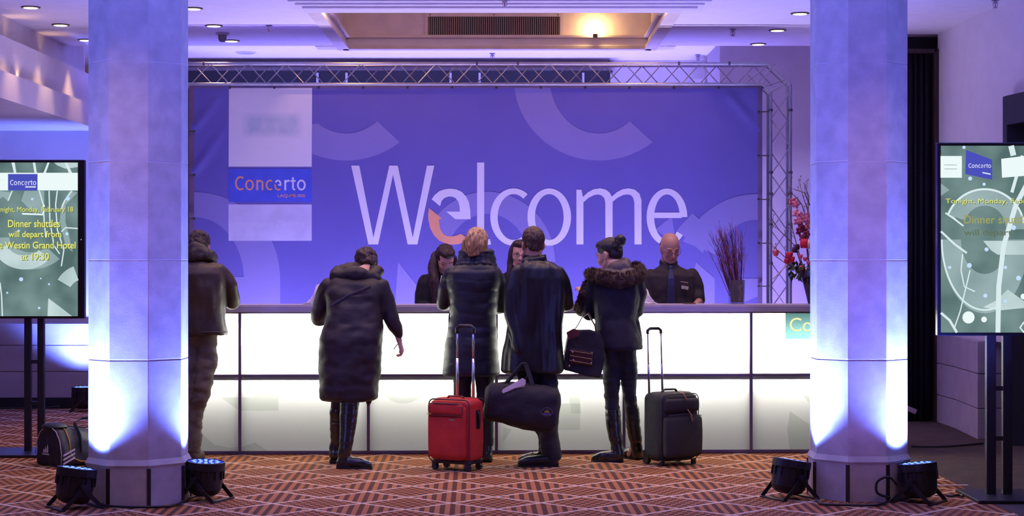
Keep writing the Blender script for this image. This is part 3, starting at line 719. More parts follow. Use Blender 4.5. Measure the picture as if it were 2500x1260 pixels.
par(1250 - 2.1 / 8.2 * F, 1250, 8.2, 'black LED spotlight on the near carpet aimed at the left column, below the picture', 0, 230, (-2.35, 11.0, 1.7), cone=60, col=(.24, .12, 1))
par(1250 + 2.0 / 8.2 * F, 1250, 8.2, 'black LED spotlight on the near carpet aimed at the right column, below the picture', 0, 400, (2.22, 11.2, 1.7), cone=60, col=(.24, .12, 1))
def cable(name, pts, label, r=.008, g=None):
    sp = []
    P_ = [Vector(p) for p in pts]
    for i in range(len(P_) - 1):
        p0, p1, p2, p3 = P_[max(i - 1, 0)], P_[i], P_[i + 1], P_[min(i + 2, len(P_) - 1)]
        for k in range(8):
            t_ = k / 8; sp.append(.5 * ((2 * p1) + (p2 - p0) * t_ + (2 * p0 - 5 * p1 + 4 * p2 - p3) * t_ * t_ + (3 * p1 - p0 - 3 * p2 + p3) * t_ ** 3))
    sp.append(P_[-1]); return tagit(obj(name, tube(BM(), sp, r, 8), mat('black_rubber', (.012, .012, .014), .5), smooth=True), label, 'cable', g)
g_ = lambda x, y, z=.012: ((x - 1250) / F * GD(y), GD(y), z)
cable('power_cable', [g_(250, 1234), g_(262, 1240), g_(330, 1243), g_(400, 1242), g_(430, 1237), g_(452, 1226)], 'black cable lying along the foot of the left column')
p0 = Vector(g_(440, 1222)); cable('cable_loop', [p0 + Vector((.03, 0, .02)), p0 + Vector((-.04, .0, .10)), p0 + Vector((-.035, 0, .2)), p0 + Vector((.02, 0, .22)), p0 + Vector((.035, 0, .16))], 'black cable loop standing up between the left column and its right spotlight')
cable('power_cable', [g_(1992, 1222), g_(1998, 1230), g_(2010, 1236), g_(2075, 1238), g_(2140, 1238), g_(2170, 1228)], 'black cable lying along the foot of the right column')
p0 = Vector(g_(2150, 1228)); cable('cable_loop', [p0 + Vector((.06, 0, .02)), p0 + Vector((-.02, .0, .05)), p0 + Vector((-.02, 0, .12)), p0 + Vector((.05, 0, .15)), p0 + Vector((.10, 0, .10))], 'black cable loop at the right column beside its right spotlight')
cable('power_cable', [(-5.3, 17.9, .012), (-5.0, 17.85, .02), (-4.75, 17.75, .03), (-4.55, 17.7, .05)], 'thin black cable running along the left rear wall to the spotlight')
cable('power_cable', [g_(2225, 1093), g_(2300, 1094), g_(2360, 1090), g_(2400, 1086)], 'black cable crossing the dark floor in front of the drape')
cable('power_cable', [g_(2310, 1214), g_(2325, 1216), g_(2340, 1213), g_(2352, 1216)], 'black cable from the right spotlight to the display stand')
# LED bars on the floor: behind the desk washing the banner, behind the banner washing the rear wall
def bar(X, Y, L_, label, power, rot, col, kind='led_floor_bar'):
    t = root(kind, (X, Y, 0), label, 'led light', 'hidden LED floor bars')
    obj('housing', box(-L_ / 2, L_ / 2, -.04, .04, 0, .07), bk, t, bevel=.004)
    obj('lens', box(-L_ / 2 + .01, L_ / 2 - .01, -.03, .03, .07, .073), led, t)
    lamp('bar_lamp', 'AREA', (0, 0, .08), power, col, t, rot=rot, shape='RECTANGLE', size=L_ * .95, size_y=.05, spread=R(120 if Y < 16 else 75))
for k, X in enumerate((-2.2, -.8, .6, 1.8)):
    bar(X, 15.52, 1.0, 'blue LED bar on the floor behind the desk, hidden from view', 38, (R(180 - 8), 0, 0), (.46, .42, 1.0))
for k, X in enumerate((-2.8, -1.2, .4, 1.8)):
    bar(X, 18.7, 1.0, 'blue LED bar on the floor behind the banner, hidden from view', 60, (R(180), 0, 0), (.22, .20, 1.0))
bar(2.75, 17.65, 1.0, 'added blue wash light on the floor at the rear wall behind the right column', 20, (R(180 - 6), 0, 0), (.28, .22, 1.0))  # unseen bar added to wash the right rear wall blue
# ================================================================ PEOPLE
skin_a = mat('fair_skin', (.62, .36, .27), .5, col2=(.55, .30, .23), nscale=12, spec=.35)
skin_b = mat('tan_skin', (.50, .27, .19), .42, col2=(.43, .22, .16), nscale=12, spec=.4)
lip_m = mat('lips', (.40, .09, .08), .4); eye_w = mat('eye_white', (.75, .72, .70), .3); eye_d = mat('dark_iris', (.02, .012, .01), .2); brow_m = mat('dark_eyebrow', (.02, .01, .008), .8)
def hair_mat(name, c1, c2, rough=.45): return mat(name, c1, rough, col2=c2, nscale=10, stretch=(9, 9, 1.2), bump=.5, bscale=25, ramp=(.38, .62))
h_black = hair_mat('black_hair', (.012, .008, .008), (.004, .003, .004)); h_brown = hair_mat('dark_brown_hair', (.055, .022, .012), (.015, .007, .005))
h_blonde = hair_mat('blonde_hair', (.72, .45, .22), (.30, .16, .07), .5); h_short = hair_mat('short_brown_hair', (.10, .045, .022), (.03, .013, .008)); h_auburn = hair_mat('very_dark_auburn_hair', (.05, .014, .010), (.012, .005, .005))
leather = mat('black_leather', (.014, .012, .014), .28, col2=(.009, .008, .009), bump=.15, bscale=60, spec=.6)
boot_l = mat('black_boot_leather', (.012, .012, .012), .25, bump=.1, bscale=40, spec=.6)

def hand(bm, wr, d, n, side=1, curl=.5, s=1.0):
    """palm, four bent fingers of different lengths, thumb off the side of the palm"""
    wr = Vector(wr); d = Vector(d).normalized(); n = Vector(n); n = (n - d * n.dot(d)).normalized(); t = d.cross(n).normalized() * side
    for k in (-1, 0, 1): limb(bm, [wr + t * .010 * k * s, wr + d * .085 * s + t * .024 * k * s], [.017 * s, .015 * s], 10)
    for i, L_ in enumerate((.068, .078, .073, .058)):
        p = wr + d * .088 * s + t * (.031 - .0205 * i) * s; pts = [p - d * .01 * s]; a = 0
        for seg_, b_ in ((.42, .5), (.32, 1.0), (.26, .7)):
            a += curl * b_; v = d * math.cos(a) + n * math.sin(a); p = p + v * L_ * seg_ * s; pts.append(p.copy())
        limb(bm, pts, [.0098 * s, .0092 * s, .0085 * s, .0072 * s], 10)
    p = wr + d * .022 * s + t * .022 * s; v1 = (d * .72 + t * .62 + n * .25).normalized(); v2 = (d * .9 + t * .15 + n * (.35 + .3 * curl)).normalized()
    limb(bm, [p, p + v1 * .045 * s, p + v1 * .045 * s + v2 * .032 * s, p + v1 * .045 * s + v2 * .055 * s], [.015 * s, .0115 * s, .0105 * s, .009 * s], 10)

def head_matrix(c, yaw, pitch, roll=0, s=1.0):
    """yaw 0 faces the viewer (-Y), 180 faces the desk; pitch>0 looks down"""
    return Matrix.Translation(Vector(c)) @ Matrix.Rotation(R(yaw), 4, 'Z') @ Matrix.Rotation(R(pitch), 4, 'X') @ Matrix.Rotation(R(roll), 4, 'Y') @ Matrix.Scale(s, 4)
def head(bm, M, female=False):
    """head pieces in a frame facing -Y, centre between the ears at eye height, units metres"""
    b = BM()
    ell(b, (0, .012, .035), (.076, .095, .088)); ell(b, (0, -.022, -.005), (.066, .068, .075))
    jw = .052 if female else .058
    ell(b, (0, -.028, -.058), (jw, .056, .050)); ell(b, (0, -.066, -.092), (.024 if female else .030, .020, .019))
    for s in (-1, 1):
        ell(b, (s * .036, -.058, -.030), (.024, .026, .024)); ell(b, (s * .030, -.078, .022), (.026, .014, .009))
        limb(b, [(s * .052, .0, -.055), (s * .030, -.052, -.090)], [.020, .018], 10)
        ell(b, (s * .078, .012, -.008), (.008, .018, .030), Matrix.Rotation(R(12), 3, 'X') @ Matrix.Rotation(R(-18 * s), 3, 'Z')); ell(b, (s * .074, .002, -.03), (.008, .010, .014))
    limb(b, [(0, -.083, .012), (0, -.098, -.014), (0, -.104, -.030)], [.008, .010, .0125], 10)
    for s in (-1, 1): ell(b, (s * .0125, -.094, -.033), (.009, .011, .008))
    ell(b, (0, -.083, -.058), (.026, .013, .012))
    b.transform(M); me = bpy.data.meshes.new('h'); b.to_mesh(me); b.free(); bm.from_mesh(me); bpy.data.meshes.remove(me)
def face_parts(t, M, female=False, look=0, closed=True, mouth_open=False):
    def put(name, b, m):
        b.transform(M); return obj(name, b, m, t, smooth=True, world=True)
    for s in (-1, 1):
        b = ell(BM(), (s * .030, -.0735, .004), (.0135, .009, .0085), seg=14); e = put('eye', b, eye_w)
        if closed: put('eyelid', ell(BM(), (s * .030, -.0745, .006), (.0148, .0095, .0075), seg=14), t_skin[0])
        else: put('iris', ell(BM(), (s * .030, -.0815, .003), (.006, .003, .006), seg=10), eye_d)
        put('eyelash', tube(BM(), [(s * .044, -.074, .001), (s * .030, -.0845, -.001 if closed else .010), (s * .017, -.078, .001)], .0014, 6), brow_m)
        put('eyebrow', tube(BM(), [(s * .016, -.092, .026), (s * .032, -.0925, .033), (s * .050, -.078, .028)], [.0026, .0036, .0016] if not female else [.002, .0026, .001], 6), brow_m)
    put('lips', ell(BM(), (0, -.093, -.0535), (.021, .0065, .0042), seg=14) if not mouth_open else ell(ell(BM(), (0, -.094, -.050), (.022, .006, .004), seg=12), (0, -.092, -.065), (.018, .006, .005), seg=12), lip_m)
    if mouth_open: put('teeth', ell(BM(), (0, -.0945, -.0575), (.015, .003, .004), seg=12), eye_w)
t_skin = [skin_a]

def person(name_loc, label, D, group=None):
    o = root('person', name_loc, label, 'person', group)
    def q(x, y, dy=0): return Vector(((x - 1250) / F * (D + dy), D + dy, CH - (y - 640) / F * (D + dy)))
    k = D / F
    def ring(cx, y, hw, dep, dy=0): p = q(cx, y, dy); return (p.x, p.y, p.z, hw * k, dep)
    return o, q, k, ring
def ramp_rings(rings, n=3):
    out = []
    for a, b_ in zip(rings, rings[1:]):
        for i in range(n): out.append(tuple(a[j] * (1 - i / n) + b_[j] * (i / n) for j in range(5)))
    return out + [rings[-1]]
def body(t, q, sk, headM, neck, chest, hip, sh, el, wr, hips, kn, an, female=False, hands=((0, 1, 0), (0, 1, 0)), curl=(.5, .5), palm=((0, 0, -1), (0, 0, -1)), toes=None, head_s=1):
    """one continuous body in the pose; sh, el, wr, hips, kn, an are (left, right) pairs"""
    b = BM(); head(b, headM, female)
    base = headM @ Vector((0, .03, -.06))
    limb(b, [base, neck], [.052 if female else .060, .056 if female else .066])
    limb(b, [neck, chest, hip], [.06, .11, .085]); ell(b, chest, (.14, .09, .13)); 
    for i in (0, 1):
        limb(b, [chest.lerp(sh[i], .5), sh[i]], [.06, .05]); limb(b, [sh[i], el[i]], [.042, .032]); limb(b, [el[i], wr[i]], [.032, .024])
        hand(b, wr[i], hands[i], palm[i], 1 if i else -1, curl[i], .95 if female else 1.05)
        limb(b, [hip.lerp(hips[i], .7), hips[i]], [.075, .06]); limb(b, [hips[i], kn[i]], [.055, .036]); limb(b, [kn[i], an[i]], [.036, .026])
        ft = Vector((0, .10, 0)) if toes is None else Vector(toes[i]); limb(b, [an[i] + Vector((0, 0, -.02)), Vector((an[i].x, an[i].y, .035)) + ft], [.030, .022])
    return organic('body', b, sk, t, .0065, 5, floor=.004)
def shoe(t, heel, toe, h, m, name='shoe', shaft=None, lift=0, wd=.042, sole=True):
    heel, toe = Vector(heel), Vector(toe); d = (toe - heel); d.z = 0; dn = d.normalized()
    b = BM()
    z = Vector((0, 0, lift))
    limb(b, [heel + dn * .035 + Vector((0, 0, .045)) + z, heel + dn * .12 + Vector((0, 0, .045)) + z, toe - dn * .075 + Vector((0, 0, .035)) + z, toe - dn * .03 + Vector((0, 0, .028))], [.042, wd, wd, .030])
    limb(b, [heel + dn * .045 + Vector((0, 0, .05)) + z, heel + dn * .055 + Vector((0, 0, h)) + z], [.042, .040])
    if shaft:
        limb(b, [p for p, r in shaft], [r for p, r in shaft])
        dz = None
    o = organic(name, b, m, t, .007, 4, disp=(folds(.004, 6, 6, 28, 3) if shaft else None), floor=.012)
    if sole:
        s = Vector((-dn.y, dn.x, 0)); b = BM()
        prof = [(.0, .028), (.03, .038), (.10, .034), (.16, .042), (max(.2, d.length - .06), .042), (d.length - .02, .03), (d.length, .008)]
        pts = [heel + dn * a + s * w_ for a, w_ in prof] + [heel + dn * a - s * w_ for a, w_ in reversed(prof)]
        prism(b, [(p.x, p.y, 0.0) for p in pts], (0, 0, .014)); 
        pts = [heel + dn * a + s * w_ for a, w_ in prof[:3]] + [heel + dn * a - s * w_ for a, w_ in reversed(prof[:3])]
        prism(b, [(p.x, p.y, 0.0) for p in pts], (0, 0, .028)); obj('sole', b, mat('black_rubber_sole', (.01, .01, .01), .7), o, world=True)
    return o

# ---- 1. hooded man at the left, half hidden by the column
D = 13.22
t, q, k, ring = person(((487 - 1250) / F * D, D, 0), 'man in a brown hooded jacket and grey trousers at the desk beside the left column', D)
jk = mat('brown_technical_cloth', (.042, .022, .010), .5, col2=(.022, .012, .006), nscale=4, bump=.2, bscale=50)
tro = mat('grey_green_trousers', (.13, .105, .07), .85, col2=(.09, .075, .05), bump=.2, bscale=80)
M = head_matrix(q(486, 606, .12), 180, 32, 0)
body(t, q, skin_b, M, q(486, 640, .02), q(492, 690, 0), q(486, 795, -.03), (q(446, 672), q(534, 672)), (q(412, 738, .1), q(566, 735, .12)), (q(425, 736, .30), q(538, 736, .32)),
     (q(462, 840), q(508, 840)), (q(446, 960), q(492, 955)), (q(440, 1085, .03), q(468, 1085, -.02)), hands=((.4, 1, -.1), (-.4, 1, -.1)))
b = BM()
stack(b, ramp_rings([ring(489, 640, 34, .10), ring(491, 652, 52, .13), ring(492, 668, 58, .15), ring(492, 700, 59, .16), ring(491, 740, 60, .16), ring(489, 790, 63, .165), ring(490, 808, 65, .17), ring(490, 816, 66, .17), ring(490, 819, 62, .16)]))
for s, S_ in ((-1, 1), (1, 1)):
    limb(b, [q(491 + s * 46, 662), q(491 + s * 70, 700, .05), q(491 + s * 78, 738, .10), q(491 + s * 52, 738, .30)], [.058, .066, .058, .045])
organic('jacket', b, jk, t, .009, 4, folds(.018, 7, 7, 4, 1))
b = BM(); 
for i in range(13):
    a = 2 * math.pi * i / 13; ell(b, q(487, 629, .02) + Vector((.085 * math.cos(a), .085 * math.sin(a), -.012 * math.sin(a))), (.05, .05, .05))
ell(b, q(484, 622, -.05), (.095, .06, .07)); ell(b, q(480, 608, -.04), (.075, .05, .05))
organic('hood', b, jk, t, .008, 5, folds(.014, 10, 10, 8, 4))
obj('hem_band', tube(BM(), [q(490 + 65 * math.cos(a), 811, .17 * math.sin(a)) for a in [2 * math.pi * i / 30 for i in range(31)]], .007, 6), mat('dark_hem', (.02, .014, .01), .5), t, smooth=True, world=True)
b = BM()
for pts, rr in (([q(470, 815), q(458, 880), q(450, 955, -.03), q(446, 1030), q(444, 1098, .03)], [.09, .085, .068, .06, .056]), ([q(502, 815), q(504, 870), q(494, 950, -.05), q(476, 1020, -.02), q(470, 1100, -.02)], [.088, .088, .066, .060, .056])): limb(b, pts, rr)
organic('trousers', b, tro, t, .009, 3, folds(.014, 8, 8, 16, 9), floor=.05)
b = BM(); M2 = M
ell(b, (0, .025, .045), (.084, .098, .085)); ell(b, (0, .06, .0), (.07, .06, .06)); b.transform(M)
organic('hair', b, h_brown, t, .007, 2, folds(.010, 40, 40, 25, 2))
for x, dy in ((444, .0), (471, -.05)): 
    h_ = q(x, 1120, dy); shoe(t, (h_.x, h_.y - .02, 0), (h_.x + .03, h_.y + .24, 0), .09, mat('brown_suede', (.06, .035, .02), .8))

# ---- 2. woman in the long dark puffer coat, bending over
D = 12.95
t, q, k, ring = person(((860 - 1250) / F * D, D, 0), 'woman in a long dark puffer coat and tall boots, bent over the desk', D)
pc = mat('dark_aubergine_nylon', (.015, .007, .008), .6, col2=(.010, .005, .006), nscale=5, bump=.15, bscale=40)
M = head_matrix(q(895, 648, .34), 195, 38, 5)
body(t, q, skin_a, M, q(884, 668, .2), q(868, 710, .14), q(854, 850, 0), (q(806, 702, .1), q(930, 705, .1)), (q(782, 778, .22), q(955, 770, .1)), (q(802, 752, .48), q(975, 832, .12)),
     (q(835, 850), q(872, 850)), (q(827, 975, .145), q(855, 985, -.07)), (q(821, 1098, .2), q(842, 1098, -.15)), female=True, hands=((.3, 1, -.1), (.25, .1, -1)), curl=(.5, 1.0), palm=((0, 0, -1), (-1, .2, 0)), toes=((0, .08, 0), (.07, .01, 0)))
b = BM()
stack(b, ramp_rings([ring(880, 660, 34, .10, .2), ring(872, 676, 58, .15, .17), ring(868, 692, 70, .17, .14), ring(867, 720, 74, .18, .1), ring(865, 768, 68, .17, .05), ring(862, 795, 71, .17, .02), ring(857, 830, 76, .18), ring(854, 864, 76, .19), ring(854, 918, 74, .19), ring(851, 952, 73, .19), ring(852, 972, 70, .18), ring(850, 978, 62, .17)]))
limb(b, [q(800, 700, .12), q(785, 745, .18), q(780, 778, .24), q(800, 762, .44)], [.062, .066, .062, .05])
limb(b, [q(932, 700, .1), q(946, 745, .1), q(957, 782, .1), q(974, 815, .12)], [.060, .062, .052, .040])
# right front flap hanging lower
limb(b, [q(912, 860, .10), q(908, 930, .12), q(900, 985, .10)], [.06, .055, .012])
organic('coat', b, pc, t, .009, 4, folds(.016, 5, 5, 8, 5, q=.003, qp=.15))
b = BM()
for i in range(15):
    a = 2 * math.pi * i / 15; p = q(872, 664, .18) + Vector((.145 * math.cos(a), .12 * math.sin(a), .03 * math.sin(a))); ell(b, p, (.055, .055, .045))
limb(b, [q(820, 676, .1), q(868, 668, .04), q(922, 682, .1)], [.05, .062, .04])
organic('hood', b, pc, t, .008, 5, folds(.014, 8, 8, 14, 8))
b = BM(); ell(b, (0, .020, .040), (.086, .106, .092)); ell(b, (0, .07, -.005), (.066, .05, .06)); b.transform(M)
ell(b, q(890, 634, .36), (.05, .05, .045)); limb(b, [q(913, 640, .34), q(916, 668, .3)], [.028, .012])
organic('hair', b, h_auburn, t, .006, 2, folds(.012, 35, 35, 20, 2))
b = BM()
for i in range(26):
    a = random.uniform(0, 6.28); p = q(890, 622, .36) + Vector((.045 * math.cos(a), .045 * math.sin(a), 0)); tube(b, [p, p + Vector((random.uniform(-.03, .03), random.uniform(-.02, .02), random.uniform(.015, .04)))], [.002, .0005], 4)
obj('stray_hair', b, h_auburn, t, world=True)
obj('shoulder_strap', tube(BM(), [q(905, 700, -.055), q(850, 722, -.075), q(808, 748, -.085)], [(.004, .011)] * 3, 8), mat('black_webbing', (.02, .02, .03), .6), t, world=True)
b = BM(); limb(b, [q(842, 880, .03), q(838, 940, .08), q(827, 975, .145)], [.07, .065, .060]); limb(b, [q(860, 940, -.02), q(855, 1000, -.08)], [.078, .058]); limb(b, [q(827, 975, .14), q(822, 1010, .18)], [.055, .05])
organic('leggings', b, mat('black_wool', (.012, .010, .012), .9), t, .009, 3)
lb = q(820, 1110, .20); rb = q(838, 1120, -.15)
shoe(t, (lb.x - .01, lb.y - .06, 0), (lb.x - .005, lb.y + .17, 0), .12, boot_l, 'boot', shaft=[(q(824, 1000, .17), .058), (q(823, 1040, .18), .056), (q(822, 1090, .2), .042), (q(820, 1112, .2), .042)], lift=.02)
shoe(t, (rb.x - .045, rb.y, 0), (rb.x + .215, rb.y - .03, 0), .12, boot_l, 'boot', shaft=[(q(853, 985, -.10), .070), (q(850, 1030, -.12), .064), (q(845, 1085, -.15), .050), (q(840, 1112, -.15), .048)], wd=.04)
for yy in (985, 1008, 1035): 
    obj('buckle_strap', tube(BM(), [q(824 + 15 * math.cos(a), yy, .17 + .06 * math.sin(a)) for a in [2 * math.pi * i / 16 for i in range(17)]], .006, 6), leather, t, world=True)
pen = root('pen', q(966, 848, .12), 'dark pen held in the right hand of the bending woman', 'pen')
b = BM(); tube(b, [q(976, 833, .11), q(961, 853, .12)], .005, 8); obj('barrel', b, black, pen, world=True); obj('tip', tube(BM(), [q(961, 853, .12), q(959.5, 855, .12)], [.004, .001], 8), metal_d, pen, world=True)

# ---- 3. blonde woman in navy puffer coat
D = 13.24
t, q, k, ring = person(((1152 - 1250) / F * D, D, 0), 'blonde woman with gathered ponytail, seen from behind in a dark navy quilted coat', D)
nv = mat('dark_navy_nylon', (.006, .007, .018), .5, col2=(.004, .005, .012), nscale=5, bump=.15, bscale=40)
M = head_matrix(q(1164, 596, .06), 184, 8, 0, .98)
body(t, q, skin_a, M, q(1164, 640, .03), q(1156, 700), q(1155, 840), (q(1100, 672), q(1212, 672)), (q(1086, 736, .08), q(1218, 744, .08)), (q(1100, 738, .28), q(1205, 748, .28)),
     (q(1132, 850), q(1178, 850)), (q(1130, 960), q(1182, 960)), (q(1128, 1092, .1), q(1190, 1092, 0)), female=True, hands=((.3, 1, 0), (-.3, 1, 0)))
b = BM()
stack(b, ramp_rings([ring(1164, 642, 36, .10), ring(1160, 652, 52, .125), ring(1156, 666, 64, .145), ring(1156, 690, 66, .155), ring(1156, 735, 58, .15), ring(1156, 772, 57, .145), ring(1154, 800, 60, .15), ring(1152, 840, 65, .17), ring(1150, 880, 69, .18), ring(1150, 908, 71, .18), ring(1150, 916, 69, .17)]))
limb(b, [q(1104, 668), q(1090, 700, .03), q(1083, 742, .08), q(1100, 745, .28)], [.060, .062, .055, .042])
limb(b, [q(1208, 668), q(1220, 705, .03), q(1223, 752, .08), q(1206, 757, .28)], [.058, .060, .052, .042])
organic('coat', b, nv, t, .009, 4, folds(.008, 5, 5, 9, 6, q=.0045, qp=.085))
b = BM()
for zz, rr in ((650, .118), (640, .108), (628, .098), (620, .094)):
    for i in range(16):
        a = 2 * math.pi * i / 16; ell(b, q(1163, zz, .03) + Vector((rr * 1.12 * math.cos(a), rr * math.sin(a), -.01 * math.sin(a))), (.034, .034, .034), seg=10)
organic('collar', b, nv, t, .008, 4, folds(.008, 6, 6, 30, 2))
b = BM(); ell(b, (0, .018, .035), (.086, .104, .094)); ell(b, (0, .05, -.02), (.078, .07, .075)); b.transform(M)
organic('hair', b, h_blonde, t, .006, 2, folds(.008, 60, 60, 10, 2))
b = BM(); Pt = q(1160, 572, -.05)
limb(b, [q(1162, 569, -.05), q(1157, 580, -.12), q(1152, 600, -.13), q(1151, 617, -.12)], [.040, .055, .048, .03]); limb(b, [q(1168, 575, -.08), q(1168, 598, -.12), q(1164, 618, -.12)], [.03, .038, .015])
pt = organic('ponytail', b, h_blonde, t, .006, 2, folds(.014, 55, 55, 7, 3))
b = BM()
for i in range(150):
    a = random.uniform(-1.6, 1.6); x = 1160 + 26 * math.sin(a); sd = random.uniform(-4, 4)
    tube(b, [q(1160 + 10 * math.sin(a), 566 + random.uniform(-3, 6), -.09), q(x + sd, 588, -.12 - .05 * math.cos(a) + .06), q(x + sd - 3, 602 + random.uniform(0, 10), -.10 - .03 * math.cos(a) + .04), q(x * .6 + 1156 * .4 + sd, 612 + random.uniform(0, 10), -.09)], [.003, .0035, .0025, .0006], 4)
obj('loose_strands', b, h_blonde, t, world=True)
obj('hair_tie', tube(BM(), [q(1160 + 9 * math.cos(a), 577 + 3 * math.sin(a), -.09 + .03 * math.sin(a)) for a in [2 * math.pi * i / 14 for i in range(15)]], .006, 6), h_brown, t, world=True)
obj('hair_clip', tube(BM(), [q(1158, 588, -.185), q(1158, 597, -.187)], .005, 6), mat('gold_clip', (.8, .6, .25), .25, 1), t, world=True)
b = BM(); limb(b, [q(1130, 900), q(1129, 1000, .02), q(1128, 1110, .05)], [.075, .062, .055]); limb(b, [q(1182, 900), q(1186, 1000), q(1190, 1085)], [.08, .058, .045])
organic('trousers', b, mat('black_denim', (.010, .010, .014), .8), t, .009, 3, folds(.006, 8, 8, 16, 3), floor=.03)
for x in (1128, 1189): h_ = q(x, 1125); shoe(t, (h_.x, h_.y - .06, 0), (h_.x, h_.y + .18, 0), .12, boot_l, 'boot')
sb = root('shoulder_bag', q(1096, 800, -.02), 'small black bag strap hanging at the left side of the blonde woman', 'bag')
obj('strap', tube(BM(), [q(1101, 752, .02), q(1097, 770, -.03), q(1096, 798, -.04)], [(.007, .003)] * 3, 6), leather, sb, world=True)
b = BM(); tube(b, [q(1096, 796, -.04), q(1093, 801, -.04), q(1096, 806, -.04), q(1100, 801, -.04), q(1096, 796, -.04)], .003, 6); obj('ring', b, metal_d, sb, world=True)
ell(b := BM(), q(1108, 862, .19), (.05, .03, .12)); obj('pouch', b, leather, sb, smooth=True, world=True); obj('strap', tube(BM(), [q(1096, 806, -.04), q(1092, 835, .1), q(1103, 850, .18)], [(.006, .003)] * 3, 6), leather, sb, world=True)

# ---- 4. man in the dark leather coat
D = 13.0
t, q, k, ring = person(((1318 - 1250) / F * D, D, 0), 'man with short hair in a long black leather coat, carrying a duffel bag', D)
lc = mat('black_coat_leather', (.006, .005, .008), .4, col2=(.004, .004, .006), nscale=4, bump=.12, bscale=25, spec=.45)
M = head_matrix(q(1301, 597, .03), 192, 2, 0, 1.03)
body(t, q, skin_b, M, q(1303, 640, .02), q(1312, 710), q(1300, 860), (q(1262, 672, -.02), q(1366, 672)), (q(1252, 765, -.06), q(1380, 738, .08)), (q(1276, 868, -.12), q(1374, 738, .28)),
     (q(1280, 870), q(1325, 870)), (q(1302, 985, .045), q(1341, 980)), (q(1333, 1098, .12), q(1347, 1105, -.04)), hands=((.05, -.05, -1), (-.6, 1, -.1)), curl=(1.3, .5), palm=((1, 0, 0), (0, 0, -1)), toes=((-.12, .03, 0), (-.14, 0, 0)))
b = BM()
stack(b, ramp_rings([ring(1305, 634, 27, .09), ring(1310, 644, 42, .115), ring(1312, 656, 58, .135), ring(1315, 680, 66, .15), ring(1316, 720, 68, .155), ring(1310, 770, 68, .155), ring(1305, 810, 70, .155), ring(1302, 850, 75, .17), ring(1301, 885, 78, .18), ring(1300, 905, 78, .18), ring(1300, 911, 74, .17)]))
limb(b, [q(1266, 664, -.02), q(1254, 710, -.04), q(1252, 770, -.07), q(1270, 855, -.13)], [.058, .062, .058, .046])
limb(b, [q(1364, 668), q(1378, 715, .03), q(1384, 745, .08), q(1376, 745, .28)], [.058, .058, .048, .042])
organic('coat', b, lc, t, .009, 4, folds(.014, 12, 9, 2.2, 12))
b = BM(); cz = q(1305, 640, .03)
lathe(b, [(.110, -.035), (.098, .0), (.088, .035), (.086, .060), (.078, .058), (.079, .02), (.09, -.03)], tuple(cz), 36, 1.0, 1.0)
limb(b, [q(1284, 640, -.03), q(1300, 636, -.06), q(1326, 630, -.05)], [.03, .03, .02])
organic('collar', b, lc, t, .006, 3)
b = BM(); ell(b, (0, .016, .042), (.0815, .102, .090)); ell(b, (0, .072, -.005), (.058, .032, .055)); b.transform(M)
organic('hair', b, h_short, t, .006, 2, folds(.005, 80, 80, 50, 2))
b = BM(); limb(b, [q(1290, 895), q(1300, 980, .04), q(1332, 1060, .10), q(1332, 1100, .12)], [.09, .075, .062, .055]); limb(b, [q(1328, 895), q(1340, 980), q(1338, 1050, -.02), q(1346, 1108, -.04)], [.092, .080, .070, .078])
organic('trousers', b, mat('black_suit_cloth', (.012, .010, .014), .8), t, .009, 3, folds(.010, 8, 8, 14, 7), floor=.03)
h1 = q(1358, 1130, -.06); h2 = q(1345, 1120, .12)
shoe(t, (h1.x + .015, h1.y, 0), (h1.x - .285, h1.y - .02, 0), .09, leather); shoe(t, (h2.x, h2.y, 0), (h2.x - .245, h2.y + .03, 0), .09, leather)
for (yy, xx) in ((1098, 1300), (1102, 1312)): obj('lace', tube(BM(), [q(xx - 3, 1110, -.10), q(xx, yy + 6, -.05), q(xx + 3, 1108, -.02)], .003, 5), black, t, world=True)

# duffel bag in his hand
D2 = 12.82
dq = lambda x, y, dy=0: Vector(((x - 1250) / F * (D2 + dy), D2 + dy, CH - (y - 640) / F * (D2 + dy)))
bag = root('duffel_bag', dq(1275, 1040), 'large black duffel bag hanging from the hand of the man in the leather coat', 'bag')
dc = mat('black_ballistic_nylon', (.010, .009, .011), .75, col2=(.007, .006, .008), bump=.3, bscale=120)
b = BM(); m = Matrix.Translation(dq(1272, 990)) @ Matrix.Rotation(R(7), 4, 'Y')
for yy in (0,):
    rr = [(-.27, .08, .10), (-.24, .115, .14), (-.12, .135, .155), (.05, .145, .165), (.17, .145, .17), (.25, .135, .165), (.275, .10, .12)]
    rings = []
    for (x_, ry, rz_) in rr:
        rings.append([b.verts.new(m @ Vector((x_, ry * math.copysign(abs(math.cos(a)) ** .75, math.cos(a)), rz_ * math.copysign(abs(math.sin(a)) ** .75, math.sin(a))))) for a in [2 * math.pi * i / 32 for i in range(32)]])
    for r0, r1 in zip(rings, rings[1:]):
        for i in range(32): b.faces.new([r0[i], r0[(i + 1) % 32], r1[(i + 1) % 32], r1[i]])
    b.faces.new(rings[0][::-1]); b.faces.new(rings[-1])
organic('bag_body', b, dc, bag, .009, 4, folds(.014, 6, 6, 6, 21))
for s in (-1, 1):
    obj('handle', tube(BM(), [dq(1222, 965, s * .10), dq(1232, 940, s * .06), dq(1274, 888 + 2, s * .012), dq(1284, 888 + 2, s * .012), dq(1298, 935, s * .06), dq(1310, 975, s * .10)], [(.005, .019)] * 6, 8), dc, bag, world=True, smooth=True)
obj('zip', tube(BM(), [dq(1205, 950), dq(1250, 949), dq(1330, 958), dq(1352, 975)], .005, 6), mat('dark_zip', (.03, .03, .04), .5), bag, world=True)
obj('handle_grip', tube(BM(), [dq(1272, 889), dq(1287, 889)], .014, 10), dc, bag, world=True)
bg = dq(1335, 1007, -.152)
